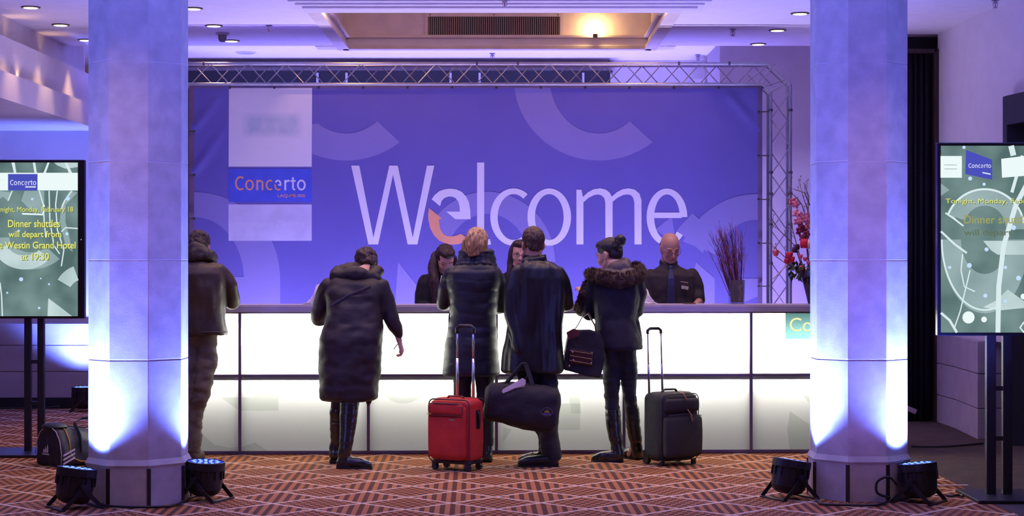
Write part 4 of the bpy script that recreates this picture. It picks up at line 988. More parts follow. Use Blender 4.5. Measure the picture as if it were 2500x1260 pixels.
obj('logo_rim', tube(BM(), [bg + Vector((.042 * math.cos(a) * (1 - .35 * max(0, math.sin(a))), 0, .030 * math.sin(a) + .004)) for a in [2 * math.pi * i / 24 for i in range(25)]], .002, 5), mat('faded_logo_edge', (.12, .10, .16), .7), bag, world=True)
b = BM()
for (dx, hh) in ((-.010, .016), (.002, .024), (.012, .016)): prism(b, [bg + Vector((dx - .008, 0, -.002)), bg + Vector((dx + .008, 0, -.002)), bg + Vector((dx, 0, hh))], (0, -.002, 0))
obj('yellow_emblem', b, mat('emblem_yellow', (.45, .28, .03), .7), bag, world=True)
b = BM(); prism(b, [bg + Vector(p) for p in ((-.032, 0, -.018), (.028, 0, -.018), (.030, 0, -.008), (-.030, 0, -.008))], (0, -.002, 0)); obj('violet_emblem', b, mat('emblem_violet', (.12, .08, .28), .7), bag, world=True)
tg = root('luggage_tag', dq(1256, 945, -.12), 'white paper luggage tag looped on the handle of the duffel bag', 'tag')
pw_ = mat('white_tag_paper', (.78, .72, .78), .6)
b = BM(); prism(b, [dq(1225, 957, -.13), dq(1227, 951, -.13), dq(1276, 923, -.11), dq(1284, 928, -.11), dq(1283, 938, -.11), dq(1262, 946, -.12), dq(1229, 960, -.13)], (0, .002, 0)); obj('paper', b, pw_, tg, world=True)
b = BM(); prism(b, [dq(1252, 946, -.115), dq(1276, 930, -.10), dq(1284, 934, -.10), dq(1280, 945, -.10), dq(1258, 948, -.11)], (0, .002, 0)); obj('paper_fold', b, pw_, tg, world=True)
obj('loop', tube(BM(), [dq(1280, 930, -.10), dq(1285, 922, -.07), dq(1288, 915, -.05)], .002, 5), black, tg, world=True)

# ---- 5. woman with fur hood
D = 13.25
t, q, k, ring = person(((1503 - 1250) / F * D, D, 0), 'woman with a black hair bun and a fur trimmed hooded coat, handbag on her arm', D)
cc = mat('dark_blue_wool_coat', (.009, .008, .018), .85, col2=(.006, .005, .012), nscale=5, bump=.25, bscale=70)
fur = mat('brown_fur', (.085, .045, .028), .9, col2=(.03, .015, .012), nscale=30)
M = head_matrix(q(1487, 622, .08), -122, 16, 0, 1.0)
body(t, q, skin_a, M, q(1500, 652, .03), q(1503, 710), q(1505, 800), (q(1452, 682), q(1556, 682)), (q(1432, 762, .06), q(1556, 762, .10)), (q(1424, 718, .28), q(1545, 742, .32)),
     (q(1488, 840), q(1530, 840)), (q(1492, 960), q(1538, 960, .08)), (q(1508, 1090, -.02), q(1550, 1085, .12)), female=True, hands=((-.2, .8, .5), (-.2, 1, 0)), curl=(.7, .5), toes=((-.10, .02, 0), (-.04, .05, 0)))
b = BM()
stack(b, ramp_rings([ring(1502, 655, 32, .10), ring(1503, 668, 50, .13), ring(1504, 690, 57, .145), ring(1504, 730, 56, .15), ring(1502, 762, 52, .14), ring(1502, 780, 50, .135), ring(1506, 800, 53, .15), ring(1510, 830, 56, .17), ring(1512, 848, 57, .175), ring(1512, 853, 54, .165)]))
limb(b, [q(1455, 678), q(1440, 715, .02), q(1436, 766, .06), q(1426, 742, .24)], [.058, .062, .055, .05])
limb(b, [q(1553, 678), q(1560, 715, .03), q(1556, 760, .10), q(1546, 752, .30)], [.056, .058, .052, .045])
limb(b, [q(1542, 775, .08), q(1556, 838, .10)], [.05, .045])
organic('coat', b, cc, t, .009, 4, folds(.012, 8, 8, 6, 17))
b = BM()
for i in range(12):
    a = 2 * math.pi * i / 12; ell(b, q(1502, 662, .03) + Vector((.10 * math.cos(a), .085 * math.sin(a), .02 * math.cos(a))), (.045, .045, .045))
ell(b, q(1512, 655, -.07), (.09, .05, .06)); ell(b, q(1528, 645, -.02), (.05, .06, .05)); limb(b, [q(1475, 672, -.08), q(1512, 685, -.13), q(1548, 672, -.08)], [.05, .07, .05])
organic('hood', b, mat('hood_lining', (.07, .045, .05), .6), t, .008, 4, folds(.014, 14, 14, 10, 3))
# fur trim: core roll and hundreds of tufts
path = [q(1445, 668, .0), q(1440, 690, -.04), q(1462, 672, -.12), q(1500, 686, -.17), q(1540, 684, -.15), q(1565, 672, -.06), q(1566, 660, .02), q(1548, 652, .06)]
core = [q(1437, 672, .06), q(1443, 668, -.03), q(1462, 676, -.11), q(1500, 684, -.16), q(1540, 680, -.14), q(1563, 670, -.06), q(1560, 656, .02), q(1545, 650, .07)]
def furry(name, core, rad, n, ln):
    b = BM(); limb(b, core, rad)
    for i in range(n):
        s_ = random.uniform(0, len(core) - 1.001); j = int(s_); f = s_ - j; c = core[j].lerp(core[j + 1], f); rr = rad[j] * (1 - f) + rad[j + 1] * f
        d = (core[j + 1] - core[j]).normalized(); v = Vector((random.gauss(0, 1), random.gauss(0, 1), random.gauss(0, 1))); v = (v - d * v.dot(d)).normalized()
        p = c + v * rr * .9; e = p + (v + Vector((random.gauss(0, .35), random.gauss(0, .35), -.35 + random.gauss(0, .3)))).normalized() * ln * random.uniform(.6, 1.2)
        w_ = d * .004; a_ = [b.verts.new(x) for x in (p - w_, p + w_, e)]; b.faces.new(a_)
    return obj(name, b, fur, t, smooth=False, world=True)
furry('fur_trim', core, [.036, .042, .046, .048, .048, .046, .04, .032], 5200, .026)
furry('fur_cuff', [q(1436, 690, .06), q(1430, 715, .0), q(1424, 742, .05), q(1421, 756, .12), q(1422, 740, .22)], [.03, .04, .05, .055, .05], 3200, .022)
b = BM(); ell(b, (0, .020, .042), (.0805, .103, .088)); ell(b, (0, .055, -.005), (.070, .055, .060)); ell(b, (0, -.03, .085), (.06, .06, .035)); b.transform(M)
organic('hair', b, h_black, t, .006, 2, folds(.003, 30, 30, 30, 2))
b = BM(); ell(b, q(1514, 587, .0), (.043, .043, .043)); limb(b, [q(1504, 600, .02), q(1512, 590, .0)], [.045, .03])
organic('hair_bun', b, h_black, t, .006, 1, folds(.008, 40, 40, 40, 5))
b = BM(); limb(b, [q(1490, 840), q(1494, 900), q(1493, 960), q(1496, 1020)], [.082, .072, .056, .05]); limb(b, [q(1528, 840, .02), q(1534, 900, .04), q(1536, 955, .06), q(1543, 1015, .1)], [.080, .070, .054, .048])
organic('trousers', b, mat('dark_denim', (.010, .012, .020), .75), t, .008, 3, folds(.007, 8, 8, 26, 7))
a1 = q(1520, 1120, -.05); a2 = q(1558, 1115, .12)
shoe(t, (a1.x + .005, a1.y, 0), (a1.x - .235, a1.y + .04, 0), .12, boot_l, 'boot', shaft=[(q(1496, 1004, 0), .058), (q(1498, 1040, -.02), .058), (q(1506, 1088, -.04), .046), (q(1510, 1112, -.05), .046)])
shoe(t, (a2.x + .02, a2.y, 0), (a2.x - .14, a2.y + .15, 0), .12, boot_l, 'boot', shaft=[(q(1543, 1000, .1), .056), (q(1546, 1040, .1), .055), (q(1553, 1082, .12), .046), (q(1556, 1108, .12), .045)])
t_skin[0] = skin_a; face_parts(t, M, True, closed=True)
# her handbag
D2 = 13.12
dq = lambda x, y, dy=0: Vector(((x - 1250) / F * (D2 + dy), D2 + dy, CH - (y - 640) / F * (D2 + dy)))
hb = root('handbag', dq(1425, 922), 'dark handbag with brown leather straps hanging from the arm of the woman in fur', 'handbag')
b = BM(); pr = [(1388, 812), (1400, 806), (1440, 806), (1465, 812), (1474, 840), (1476, 880), (1466, 922), (1440, 920), (1376, 904), (1379, 860)]
prism(b, [dq(x, y, -.07) for x, y in pr], (0, .15, 0)); organic('bag_body', b, dc, hb, .008, 5, folds(.008, 8, 8, 8, 4))
brn = mat('brown_leather', (.11, .028, .025), .35, col2=(.07, .018, .016), spec=.5)
b = BM(); prism(b, [dq(x, y, -.082) for x, y in ((1392, 851), (1448, 861), (1445, 893), (1389, 887))], (0, .012, 0)); obj('belt_panel', b, brn, hb, world=True, bevel=.003)
for o1, o2 in (((1391, 856), (1446, 865)), ((1391, 868), (1444, 877)), ((1391, 880), (1443, 889))):
    obj('belt', tube(BM(), [dq(*o1, -.085), dq(*o2, -.085)], [(.008, .004)] * 2, 8), brn, hb, world=True)
for x, y in ((1398, 860), (1445, 862), (1400, 880), (1443, 887), (1390, 893)): ell(b := BM(), dq(x, y, -.092), (.008, .004, .008), seg=10); obj('stud', b, mat('polished_stud', (.8, .75, .8), .15, 1), hb, world=True)
for s in (-1, 1): obj('handle', tube(BM(), [dq(1398, 812, s * .04), dq(1410, 795, s * .04), dq(1421, 775, s * .01), dq(1436, 765, s * .01 + .05), dq(1452, 795, s * .04), dq(1455, 812, s * .04)], [(.012, .005)] * 6, 8), brn, hb, world=True, smooth=True)
b = BM(); prism(b, [dq(x, y, -.075) for x, y in ((1382, 812), (1400, 802), (1418, 808), (1412, 822), (1388, 830))], (0, .03, 0)); obj('side_flap', b, brn, hb, world=True, bevel=.004)

# ---- 6. seated or standing staff behind the desk
blk = mat('black_jacket_cloth', (.010, .009, .011), .85, col2=(.007, .006, .008), bump=.15, bscale=80)
D = 14.78
t, q, k, ring = person(((1078 - 1250) / F * D, D, 0), 'receptionist with long straight dark hair looking down behind the desk', D)
M = head_matrix(q(1087, 634, -.02), 14, 34, 2, .98)
t_skin[0] = skin_a
body(t, q, skin_a, M, q(1078, 672, .06), q(1072, 720, .06), q(1072, 830, .08), (q(1034, 690, .05), q(1112, 694, .05)), (q(1028, 748, .05), q(1118, 750, .05)), (q(1060, 752, -.22), q(1105, 752, -.22)),
     (q(1052, 850, .08), q(1092, 850, .08)), (q(1052, 960, .08), q(1092, 960, .08)), (q(1052, 1050, .08), q(1092, 1050, .08)), female=True, hands=((.3, -1, -.1), (-.3, -1, -.1)), toes=((0, -.14, 0),) * 2)
face_parts(t, M, True, closed=True)
b = BM(); stack(b, ramp_rings([ring(1077, 662, 22, .07, .06), ring(1075, 672, 38, .10, .06), ring(1073, 688, 50, .115, .06), ring(1072, 720, 50, .12, .06), ring(1072, 760, 46, .12, .06), ring(1072, 830, 50, .14, .08)]))
limb(b, [q(1036, 684, .05), q(1028, 715, .05), q(1027, 748, .03), q(1058, 754, -.20)], [.052, .052, .048, .038]); limb(b, [q(1110, 688, .05), q(1117, 720, .05), q(1118, 750, .03), q(1106, 754, -.2)], [.05, .05, .046, .038])
organic('jacket', b, blk, t, .008, 4, folds(.008, 7, 7, 7, 3))
b = BM(); limb(b, [q(1052, 820, .08), q(1052, 1050, .08)], [.08, .055]); limb(b, [q(1092, 820, .08), q(1092, 1050, .08)], [.08, .055]); organic('trousers', b, blk, t, .012, 3, floor=.04)
for x in (1052, 1092): h_ = q(x, 1060, .1); shoe(t, (h_.x, h_.y + .05, 0), (h_.x, h_.y - .19, 0), .08, leather)
b = BM(); prism(b, [q(1046, 672, -.07), q(1052, 655, -.05), q(1056, 660, -.06), q(1056, 678, -.07)], (0, .01, 0)); prism(b, [q(1074, 690, -.08), q(1077, 672, -.06), q(1086, 676, -.06), q(1080, 692, -.08)], (0, .01, 0)); obj('shirt_collar', b, mat('white_shirt', (.75, .72, .78), .7), t, world=True)
b = BM(); ell(b, (0, .026, .036), (.086, .100, .092)); ell(b, (0, -.015, .085), (.070, .075, .045)); b.transform(M)
limb(b, [q(1063, 625, .0), q(1057, 655, -.04), q(1060, 690, -.09), q(1064, 745, -.12)], [.040, .045, .040, .025]); limb(b, [q(1110, 630, .0), q(1113, 655, .0), q(1112, 680, .02)], [.022, .022, .014]); limb(b, [q(1075, 640, .08), q(1072, 700, .1)], [.08, .05])
organic('hair', b, h_auburn, t, .006, 3, folds(.006, 50, 50, 3, 2))

D = 14.75
t, q, k, ring = person(((1258 - 1250) / F * D, D, 0), 'smiling receptionist with glasses and long dark hair, half hidden behind the man', D)
M = head_matrix(q(1268, 622, 0), 6, 4, 6, .98)
body(t, q, skin_a, M, q(1264, 668, .06), q(1262, 722, .06), q(1262, 830, .08), (q(1226, 692, .05), q(1302, 692, .05)), (q(1222, 750, .05), q(1306, 750, .05)), (q(1240, 752, -.2), q(1290, 752, -.2)),
     (q(1242, 850, .08), q(1282, 850, .08)), (q(1242, 960, .08), q(1282, 960, .08)), (q(1242, 1050, .08), q(1282, 1050, .08)), female=True, hands=((.3, -1, -.1), (-.3, -1, -.1)), toes=((0, -.14, 0),) * 2)
face_parts(t, M, True, closed=False, mouth_open=True)
b = BM(); stack(b, ramp_rings([ring(1264, 660, 22, .07, .06), ring(1263, 670, 36, .10, .06), ring(1262, 688, 48, .115, .06), ring(1262, 720, 48, .12, .06), ring(1262, 760, 45, .12, .06), ring(1262, 830, 50, .14, .08)]))
limb(b, [q(1228, 686, .05), q(1221, 720, .05), q(1222, 750, .03), q(1240, 754, -.2)], [.052, .052, .046, .038]); limb(b, [q(1300, 688, .05), q(1306, 720, .05), q(1306, 750, .03), q(1290, 754, -.2)], [.05, .05, .046, .038])
organic('jacket', b, blk, t, .008, 4, folds(.008, 7, 7, 7, 3))
b = BM(); limb(b, [q(1242, 820, .08), q(1242, 1050, .08)], [.08, .055]); limb(b, [q(1282, 820, .08), q(1282, 1050, .08)], [.08, .055]); organic('trousers', b, blk, t, .012, 3, floor=.04)
for x in (1242, 1282): h_ = q(x, 1060, .1); shoe(t, (h_.x, h_.y + .05, 0), (h_.x, h_.y - .19, 0), .08, leather)
b = BM(); ell(b, (0, .026, .038), (.085, .100, .092)); ell(b, (0, -.012, .085), (.070, .072, .045)); b.transform(M)
limb(b, [q(1252, 612, .0), q(1248, 640, -.01), q(1246, 670, -.03), q(1248, 715, -.08)], [.034, .036, .036, .02]); limb(b, [q(1290, 615, .0), q(1294, 660, .0), q(1290, 705, -.04)], [.03, .034, .02])
organic('hair', b, h_auburn, t, .006, 3, folds(.006, 50, 50, 3, 2))
def glasses(t, M, m, drop=0):
    b = BM()
    for s in (-1, 1):
        pts = [(s * .034 + .024 * math.cos(a), -.096, .000 - drop + .017 * math.sin(a)) for a in [2 * math.pi * i / 20 for i in range(21)]]; tube(b, pts, .0019, 6)
        tube(b, [(s * .058, -.095, .006 - drop), (s * .080, -.060, .006 - drop), (s * .082, .005, .002)], .0019, 6)
    tube(b, [(-.010, -.098, .003 - drop), (.010, -.098, .003 - drop)], .002, 6); b.transform(M)
    return obj('glasses', b, m, t, world=True)
glasses(t, M, mat('dark_glasses_frame', (.03, .02, .03), .3))

D = 14.8
t, q, k, ring = person(((1642 - 1250) / F * D, D, 0), 'balding man with glasses in black shirt and dark blue tie behind the desk', D)
M = head_matrix(q(1636, 606, -.02), 14, 26, -4, 1.03)
t_skin[0] = skin_b
body(t, q, skin_b, M, q(1632, 648, .05), q(1640, 715, .04), q(1645, 840, .08), (q(1586, 678, .03), q(1692, 674, .03)), (q(1578, 745, 0), q(1708, 735, -.02)), (q(1598, 752, -.25), q(1697, 745, -.24)),
     (q(1622, 850, .08), q(1668, 850, .08)), (q(1622, 960, .08), q(1668, 960, .08)), (q(1622, 1050, .08), q(1668, 1050, .08)), hands=((.4, -1, -.05), (-.7, -1, -.05)), toes=((0, -.14, 0),) * 2)
face_parts(t, M, False, closed=True)
b = BM(); stack(b, ramp_rings([ring(1632, 641, 17, .065, .03), ring(1634, 650, 26, .09, .04), ring(1637, 660, 45, .11, .04), ring(1640, 674, 60, .13, .04), ring(1641, 700, 63, .14, .04), ring(1642, 740, 60, .14, .04), ring(1643, 800, 58, .15, .06), ring(1645, 840, 56, .15, .08)]))
limb(b, [q(1588, 672, .03), q(1578, 705, .02), q(1578, 742, 0), q(1596, 752, -.2)], [.056, .060, .055, .045]); limb(b, [q(1690, 670, .03), q(1702, 700, .02), q(1706, 730, -.01)], [.056, .060, .054])
organic('shirt', b, mat('black_shirt_cotton', (.022, .014, .016), .75, col2=(.015, .010, .012), bump=.1, bscale=80), t, .008, 4, folds(.009, 9, 9, 9, 13))
b = BM()
for i in range(16):
    a = 2 * math.pi * i / 16; ell(b, q(1632, 641, .03) + Vector((.068 * math.cos(a), .066 * math.sin(a), .020 * math.sin(a))), (.012, .012, .022), seg=8)
organic('shirt_collar', b, MC['black_shirt_cotton'], t, .006, 3)
b = BM(); prism(b, [q(1634, 655, -.085), q(1641, 655, -.085), q(1646, 680, -.115), q(1649, 745, -.12), q(1648, 800, -.12), q(1629, 800, -.12), q(1628, 740, -.12), q(1631, 680, -.115)], (0, .02, 0)); ell(b, q(1637, 654, -.075), (.02, .015, .02), seg=10)
obj('tie', b, mat('dark_blue_silk', (.022, .022, .075), .4), t, world=True)
b = BM(); prism(b, [q(1664, 697, -.118), q(1681, 700, -.118), q(1680, 708, -.118), q(1664, 705, -.118)], (0, .008, 0)); nb = obj('name_badge', b, mat('pale_badge', (.70, .62, .50), .4), t, world=True)
for yy in (700.5, 704): obj('badge_lettering', tube(BM(), [q(1667, yy, -.119), q(1678, yy + 1.5, -.119)], .0012, 4), black, nb, world=True).location = (0, 0, 0)
obj('pen_clip', tube(BM(), [q(1661, 688, -.115), q(1679, 690, -.115)], .003, 6), mat('reddish_clip', (.5, .25, .22), .4), t, world=True)
b = BM(); limb(b, [q(1622, 820, .08), q(1622, 1050, .08)], [.085, .06]); limb(b, [q(1668, 820, .08), q(1668, 1050, .08)], [.085, .06]); organic('trousers', b, blk, t, .012, 3, floor=.04)
for x in (1622, 1668): h_ = q(x, 1060, .1); shoe(t, (h_.x, h_.y + .05, 0), (h_.x, h_.y - .19, 0), .08, leather)
# shaved rim of hair at the back and sides
b = BM(); ell(b, (0, .036, .010), (.079, .078, .058)); b.transform(M); organic('shaved_hair', b, mat('shaved_stubble', (.16, .085, .065), .8, col2=(.12, .06, .05), nscale=60), t, .006, 2)
glasses(t, M, mat('thin_red_glasses_frame', (.22, .05, .06), .3, .3), .002)
# ================================================================ LUGGAGE
mat('black_plastic', (.015, .015, .018), .4)
def soft_box(bm, w_, d_, h_, z0, pw=5, n=18, top=.03, bulge=.012):
    rings = []
    for i in range(n + 1):
        f = i / n; z = z0 + h_ * f; e = min(f, 1 - f) * h_; sh = 0
        if e < top: sh = top - math.sqrt(max(0, top * top - (top - e) ** 2))
        bl = bulge * math.sin(math.pi * f)
        rings.append((0, 0, z, w_ / 2 - sh + bl * .4, d_ / 2 - sh + bl))
    return stack(bm, rings, 64, pw)
def castor(t, x, y, r=.024):
    b = BM(); tube(b, [(x, y - .012, r), (x, y + .012, r)], r, 18); obj('wheel', b, mat('black_wheel_rubber', (.012, .012, .014), .5), t)
    b = BM(); bx(b, x - .018, x + .018, y - .018, y - .014, r - .004, r * 2.4); bx(b, x - .018, x + .018, y + .014, y + .018, r - .004, r * 2.4); bx(b, x - .02, x + .02, y - .02, y + .02, r * 2.2, r * 2.9); obj('wheel_fork', b, mat('black_plastic', (.015, .015, .018), .4), t, bevel=.003)
D = 12.74
red = mat('red_polyester', (.62, .028, .018), .6, col2=(.52, .020, .014), nscale=8, bump=.35, bscale=160)
t = root('suitcase', ((1116 - 1250) / F * D, D, 0), 'red soft-sided spinner suitcase with raised chrome pull handle', 'suitcase', rz=R(-30))
w_, d_, h0, hh = .345, .215, .062, .455
obj('shell', soft_box(BM(), w_, d_, hh, h0), red, t, smooth=True)
b = BM(); soft_box(b, w_ - .035, .05, .40, h0 + .02, top=.04, bulge=.006); b.transform(Matrix.Translation((-.005, -d_ / 2 - .014, 0))); obj('front_pocket', b, red, t, smooth=True)
b = BM(); soft_box(b, w_ - .06, .03, .095, h0 + .335, top=.03, bulge=.004); b.transform(Matrix.Translation((-.005, -d_ / 2 - .036, 0))); obj('upper_pocket', b, red, t, smooth=True)
pz = mat('black_piping', (.03, .006, .006), .5)
yy = -d_ / 2 - .004
def loop(w2, z0_, z1_, y_, r_=.004, c=.04):
    p = []
    for (cx, cz, a0) in ((w2 - c, z1_ - c, 0), (-w2 + c, z1_ - c, 90), (-w2 + c, z0_ + c, 180), (w2 - c, z0_ + c, 270)):
        for a in range(0, 91, 15): p.append((cx + c * math.cos(R(a0 + a)), y_, cz + c * math.sin(R(a0 + a))))
    return tube(BM(), p + [p[0]], r_, 6)
obj('piping', loop(w_ / 2 - .002, h0 + .004, h0 + hh - .004, yy, .0045), pz, t); obj('piping', loop(w_ / 2 - .002, h0 + .004, h0 + hh - .004, -yy), pz, t)
obj('zip', loop(w_ / 2 - .028, h0 + .345, h0 + .425, -d_ / 2 - .053, .0025, .025), mat('dark_zip', (.03, .03, .04)), t)
obj('zip', tube(BM(), [(-w_ / 2 + .03, -d_ / 2 - .042, h0 + .33), (w_ / 2 - .04, -d_ / 2 - .042, h0 + .33)], .003, 6), pz, t)
obj('top_handle', tube(BM(), [(-.07, -.02, h0 + hh - .004), (-.055, -.02, h0 + hh + .014), (.055, -.02, h0 + hh + .014), (.07, -.02, h0 + hh - .004)], [(.014, .006)] * 4, 8), mat('dark_red_webbing', (.16, .012, .010), .7), t, smooth=True)
obj('side_handle', tube(BM(), [(w_ / 2 - .0, .0, h0 + .37), (w_ / 2 + .018, .0, h0 + .345), (w_ / 2 + .018, .0, h0 + .27), (w_ / 2 - .0, .0, h0 + .245)], [(.013, .005)] * 4, 8), black, t, smooth=True)
obj('side_patch', box(w_ / 2 + .002, w_ / 2 + .008, -.028, .028, h0 + .24, h0 + .375), mat('black_plastic'), t, bevel=.002)
obj('name_plate', box(-.005 + .03, -.005 + .08, -d_ / 2 - .048, -d_ / 2 - .044, h0 + .305, h0 + .315), mat('chrome', (.75, .72, .75), .2, 1), t)
obj('logo_tab', box(-.155, -.12, -d_ / 2 - .062, -d_ / 2 - .045, h0 + .345, h0 + .350), mat('gold_thread', (.7, .5, .2), .5), t)
for x in (-.05, .085):
    obj('handle_pole', tube(BM(), [(x, .085, h0 + hh - .02), (x, .085, .80)], .0105, 12), mat('chrome'), t, smooth=True)
    obj('handle_pole', tube(BM(), [(x, .085, .80), (x, .085, 1.01)], .008, 12), mat('chrome'), t, smooth=True)
obj('handle_grip', tube(BM(), [(-.052, .085, .985), (-.052, .085, 1.02), (-.03, .085, 1.035), (.065, .085, 1.035), (.087, .085, 1.02), (.087, .085, .985)], .014, 10), mat('black_plastic'), t, smooth=True)
obj('base_tray', soft_box(BM(), w_ - .01, d_ - .01, .03, h0 - .012, top=.008, bulge=0), mat('black_plastic'), t)
for sx in (-1, 1):
    for sy in (-1, 1): castor(t, sx * (w_ / 2 - .035), sy * (d_ / 2 - .03))

D = 13.1
blk_n = mat('black_suitcase_nylon', (.016, .017, .016), .7, col2=(.011, .012, .011), bump=.35, bscale=160)
t = root('suitcase', ((1638 - 1250) / F * D, D, 0), 'black soft-sided two-wheel suitcase with slim raised pull handle and tan zip pulls', 'suitcase', rz=R(33))
w_, d_, h0, hh = .355, .235, .03, .505
obj('shell', soft_box(BM(), w_, d_, hh, h0, top=.04), blk_n, t, smooth=True)
b = BM(); soft_box(b, w_ - .02, .06, .31, h0 + .03, top=.03, bulge=.01); b.transform(Matrix.Translation((0, -d_ / 2 - .022, 0))); obj('lower_pocket', b, blk_n, t, smooth=True)
b = BM(); soft_box(b, w_ - .05, .045, .11, h0 + .36, top=.03, bulge=.006); b.transform(Matrix.Translation((0, -d_ / 2 - .010, 0))); obj('upper_pocket', b, blk_n, t, smooth=True)
zp = mat('tan_leather_pull', (.62, .25, .13), .5)
obj('zip', loop(w_ / 2 - .003, h0 + .01, h0 + hh - .01, -d_ / 2 + .01, .004, .045), mat('dark_zip'), t); obj('zip', loop(w_ / 2 - .003, h0 + .01, h0 + hh - .01, d_ / 2 - .03, .004, .045), mat('dark_zip'), t)
obj('zip', tube(BM(), [(-w_ / 2 + .03, -d_ / 2 - .045, h0 + .345), (0, -d_ / 2 - .052, h0 + .352), (w_ / 2 - .02, -d_ / 2 - .045, h0 + .335)], .0035, 6), mat('dark_zip'), t)
obj('zip_pull', tube(BM(), [(.02, -d_ / 2 - .054, h0 + .385), (.045, -d_ / 2 - .062, h0 + .350), (.052, -d_ / 2 - .066, h0 + .30)], [(.004, .003), (.010, .004), (.015, .005)], 8), zp, t, smooth=True)
obj('zip_pull', tube(BM(), [(-.03, -d_ / 2 + .0, h0 + .515), (.005, -d_ / 2 - .025, h0 + .50), (.022, -d_ / 2 - .042, h0 + .455)], [(.005, .003), (.011, .004), (.012, .005)], 8), zp, t, smooth=True)
obj('top_handle', tube(BM(), [(-.09, 0, h0 + hh - .01), (-.07, 0, h0 + hh + .018), (.04, 0, h0 + hh + .018), (.06, 0, h0 + hh - .01)], [(.016, .007)] * 4, 8), blk_n, t, smooth=True)
obj('handle_plate', box(-.05, .02, -.014, .014, h0 + hh + .022, h0 + hh + .027), mat('chrome'), t, bevel=.002)
for x in (-.13, -.005):
    obj('handle_pole', tube(BM(), [(x, .095, h0 + hh - .02), (x - .006, .097, .74)], .0085, 10), mat('dark_chrome', (.25, .22, .32), .3, 1), t, smooth=True)
    obj('handle_pole', tube(BM(), [(x - .006, .097, .74), (x - .012, .10, .985)], .0065, 10), mat('dark_chrome'), t, smooth=True)
obj('handle_grip', tube(BM(), [(-.142, .10, .965), (-.142, .10, .99), (-.12, .10, 1.005), (-.04, .10, 1.005), (-.017, .10, .99), (-.017, .10, .965)], .0125, 10), mat('black_plastic'), t, smooth=True)
for x in (-w_ / 2 + .03, w_ / 2 - .03):
    obj('wheel', tube(BM(), [(x - .014, d_ / 2 - .015, .036), (x + .014, d_ / 2 - .015, .036)], .036, 20), mat('black_wheel_rubber'), t)
    obj('wheel_guard', box(x - .022, x + .022, d_ / 2 - .06, d_ / 2 + .006, .035, .10), mat('black_plastic'), t, bevel=.008)
    obj('foot', box(x - .015, x + .015, -d_ / 2 + .02, -d_ / 2 + .05, 0, .04), mat('black_plastic'), t, bevel=.004)

# sports bag beside the left column
D = 12.95
bagc = mat('black_sports_nylon', (.012, .013, .022), .6, col2=(.008, .009, .015), bump=.25, bscale=100)
t = root('sports_bag', ((119 - 1250) / F * D, D, 0), 'black sports holdall with three white stripes standing on the carpet behind the left column', 'bag', rz=R(-42))
prof = [(-.165, .015), (-.172, .08), (-.155, .17), (-.11, .245), (-.05, .285), (.03, .292), (.10, .262), (.15, .19), (.172, .10), (.168, .02), (.13, .0), (-.13, .0)]
b = BM(); rings = []
for (yy, s, dz) in ((0, .93, 0), (.02, 1, 0), (.12, 1.0, -.0), (.22, .93, -.0), (.34, .86, .0), (.46, .93, 0), (.58, 1, 0), (.60, .93, 0)):
    rings.append([b.verts.new((x * (1 if s > .9 else .98), yy, z * s)) for x, z in prof])
for r0, r1 in zip(rings, rings[1:]):
    for i in range(len(prof)): b.faces.new([r0[i], r0[(i + 1) % len(prof)], r1[(i + 1) % len(prof)], r1[i]])
b.faces.new(rings[0][::-1]); b.faces.new(rings[-1]); b.transform(world_of(t))
organic('bag_body', b, bagc, t, .009, 4, folds(.010, 7, 7, 7, 5), floor=.002)
gold = mat('gold_piping', (.75, .42, .06), .5); pinkp = mat('pale_pink_piping', (.62, .50, .50), .5); whit = mat('white_print', (.8, .78, .8), .6)
def off(p, k): cx, cz = 0, .12; return (cx + (p[0] - cx) * k, cz + (p[1] - cz) * k)
obj('piping', tube(BM(), [(off(p, .985)[0], -.004, off(p, .985)[1]) for p in prof[1:10]], .0035, 6), pinkp, t, smooth=True)
obj('piping', tube(BM(), [(off(p, 1.02)[0], .075, off(p, 1.02)[1]) for p in prof[3:9]] + [(.178, .10, .06), (.178, .16, .035), (.17, .3, .03), (.17, .5, .04)], .004, 6), gold, t, smooth=True)
for k, (xa, za, wd_, hh_) in enumerate(((-.050, .088, .026, .032), (-.028, .088, .028, .052), (-.004, .088, .030, .072))):
    b = BM(); prism(b, [(xa, -.016, .10), (xa + wd_ * .75, -.016, .10), (xa + wd_ * .75 - hh_ * .0, -.016, .10 + hh_ * .45), (xa + wd_ * .35, -.016, .10 + hh_ * .85)], (0, -.0015, 0)); obj('logo_bar', b, whit, t)
b = BM(); bx(b, -.056, .030, -.018, -.016, .084, .093); obj('logo_lettering', b, whit, t)
for k in range(3):
    b = BM(); y0 = .018; z0_ = .020 + k * .030
    prism(b, [(.177, y0 - .012, z0_), (.177, y0 - .012, z0_ + .014), (.180, y0 + .085, z0_ + .055), (.180, y0 + .085, z0_ + .041)], (.003, 0, 0)); obj('white_stripe', b, whit, t)
b = BM(); prism(b, [(.168, .30, .17), (.168, .37, .18), (.172, .375, .11), (.174, .335, .08), (.172, .30, .11)], (.006, 0, 0)); sh_ = obj('shield_badge', b, mat('cream_badge', (.75, .66, .30), .6), t)
b = BM(); prism(b, [(.176, .315, .155), (.176, .355, .16), (.178, .358, .12), (.179, .335, .105), (.178, .315, .12)], (.004, 0, 0)); obj('badge_emblem', b, mat('ochre_emblem', (.45, .28, .08), .6), sh_)
strap = mat('dark_green_webbing', (.02, .05, .055), .6)
obj('carry_strap', tube(BM(), [(.17, .16, .10), (.15, .17, .22), (.06, .18, .31), (.03, .26, .335), (.03, .36, .335), (.06, .42, .31), (.15, .42, .22), (.17, .43, .10)], [(.018, .004)] * 8, 8), strap, t, smooth=True)
obj('top_flap', ell(BM(), (-.02, .06, .285), (.11, .09, .03)), bagc, t, smooth=True)
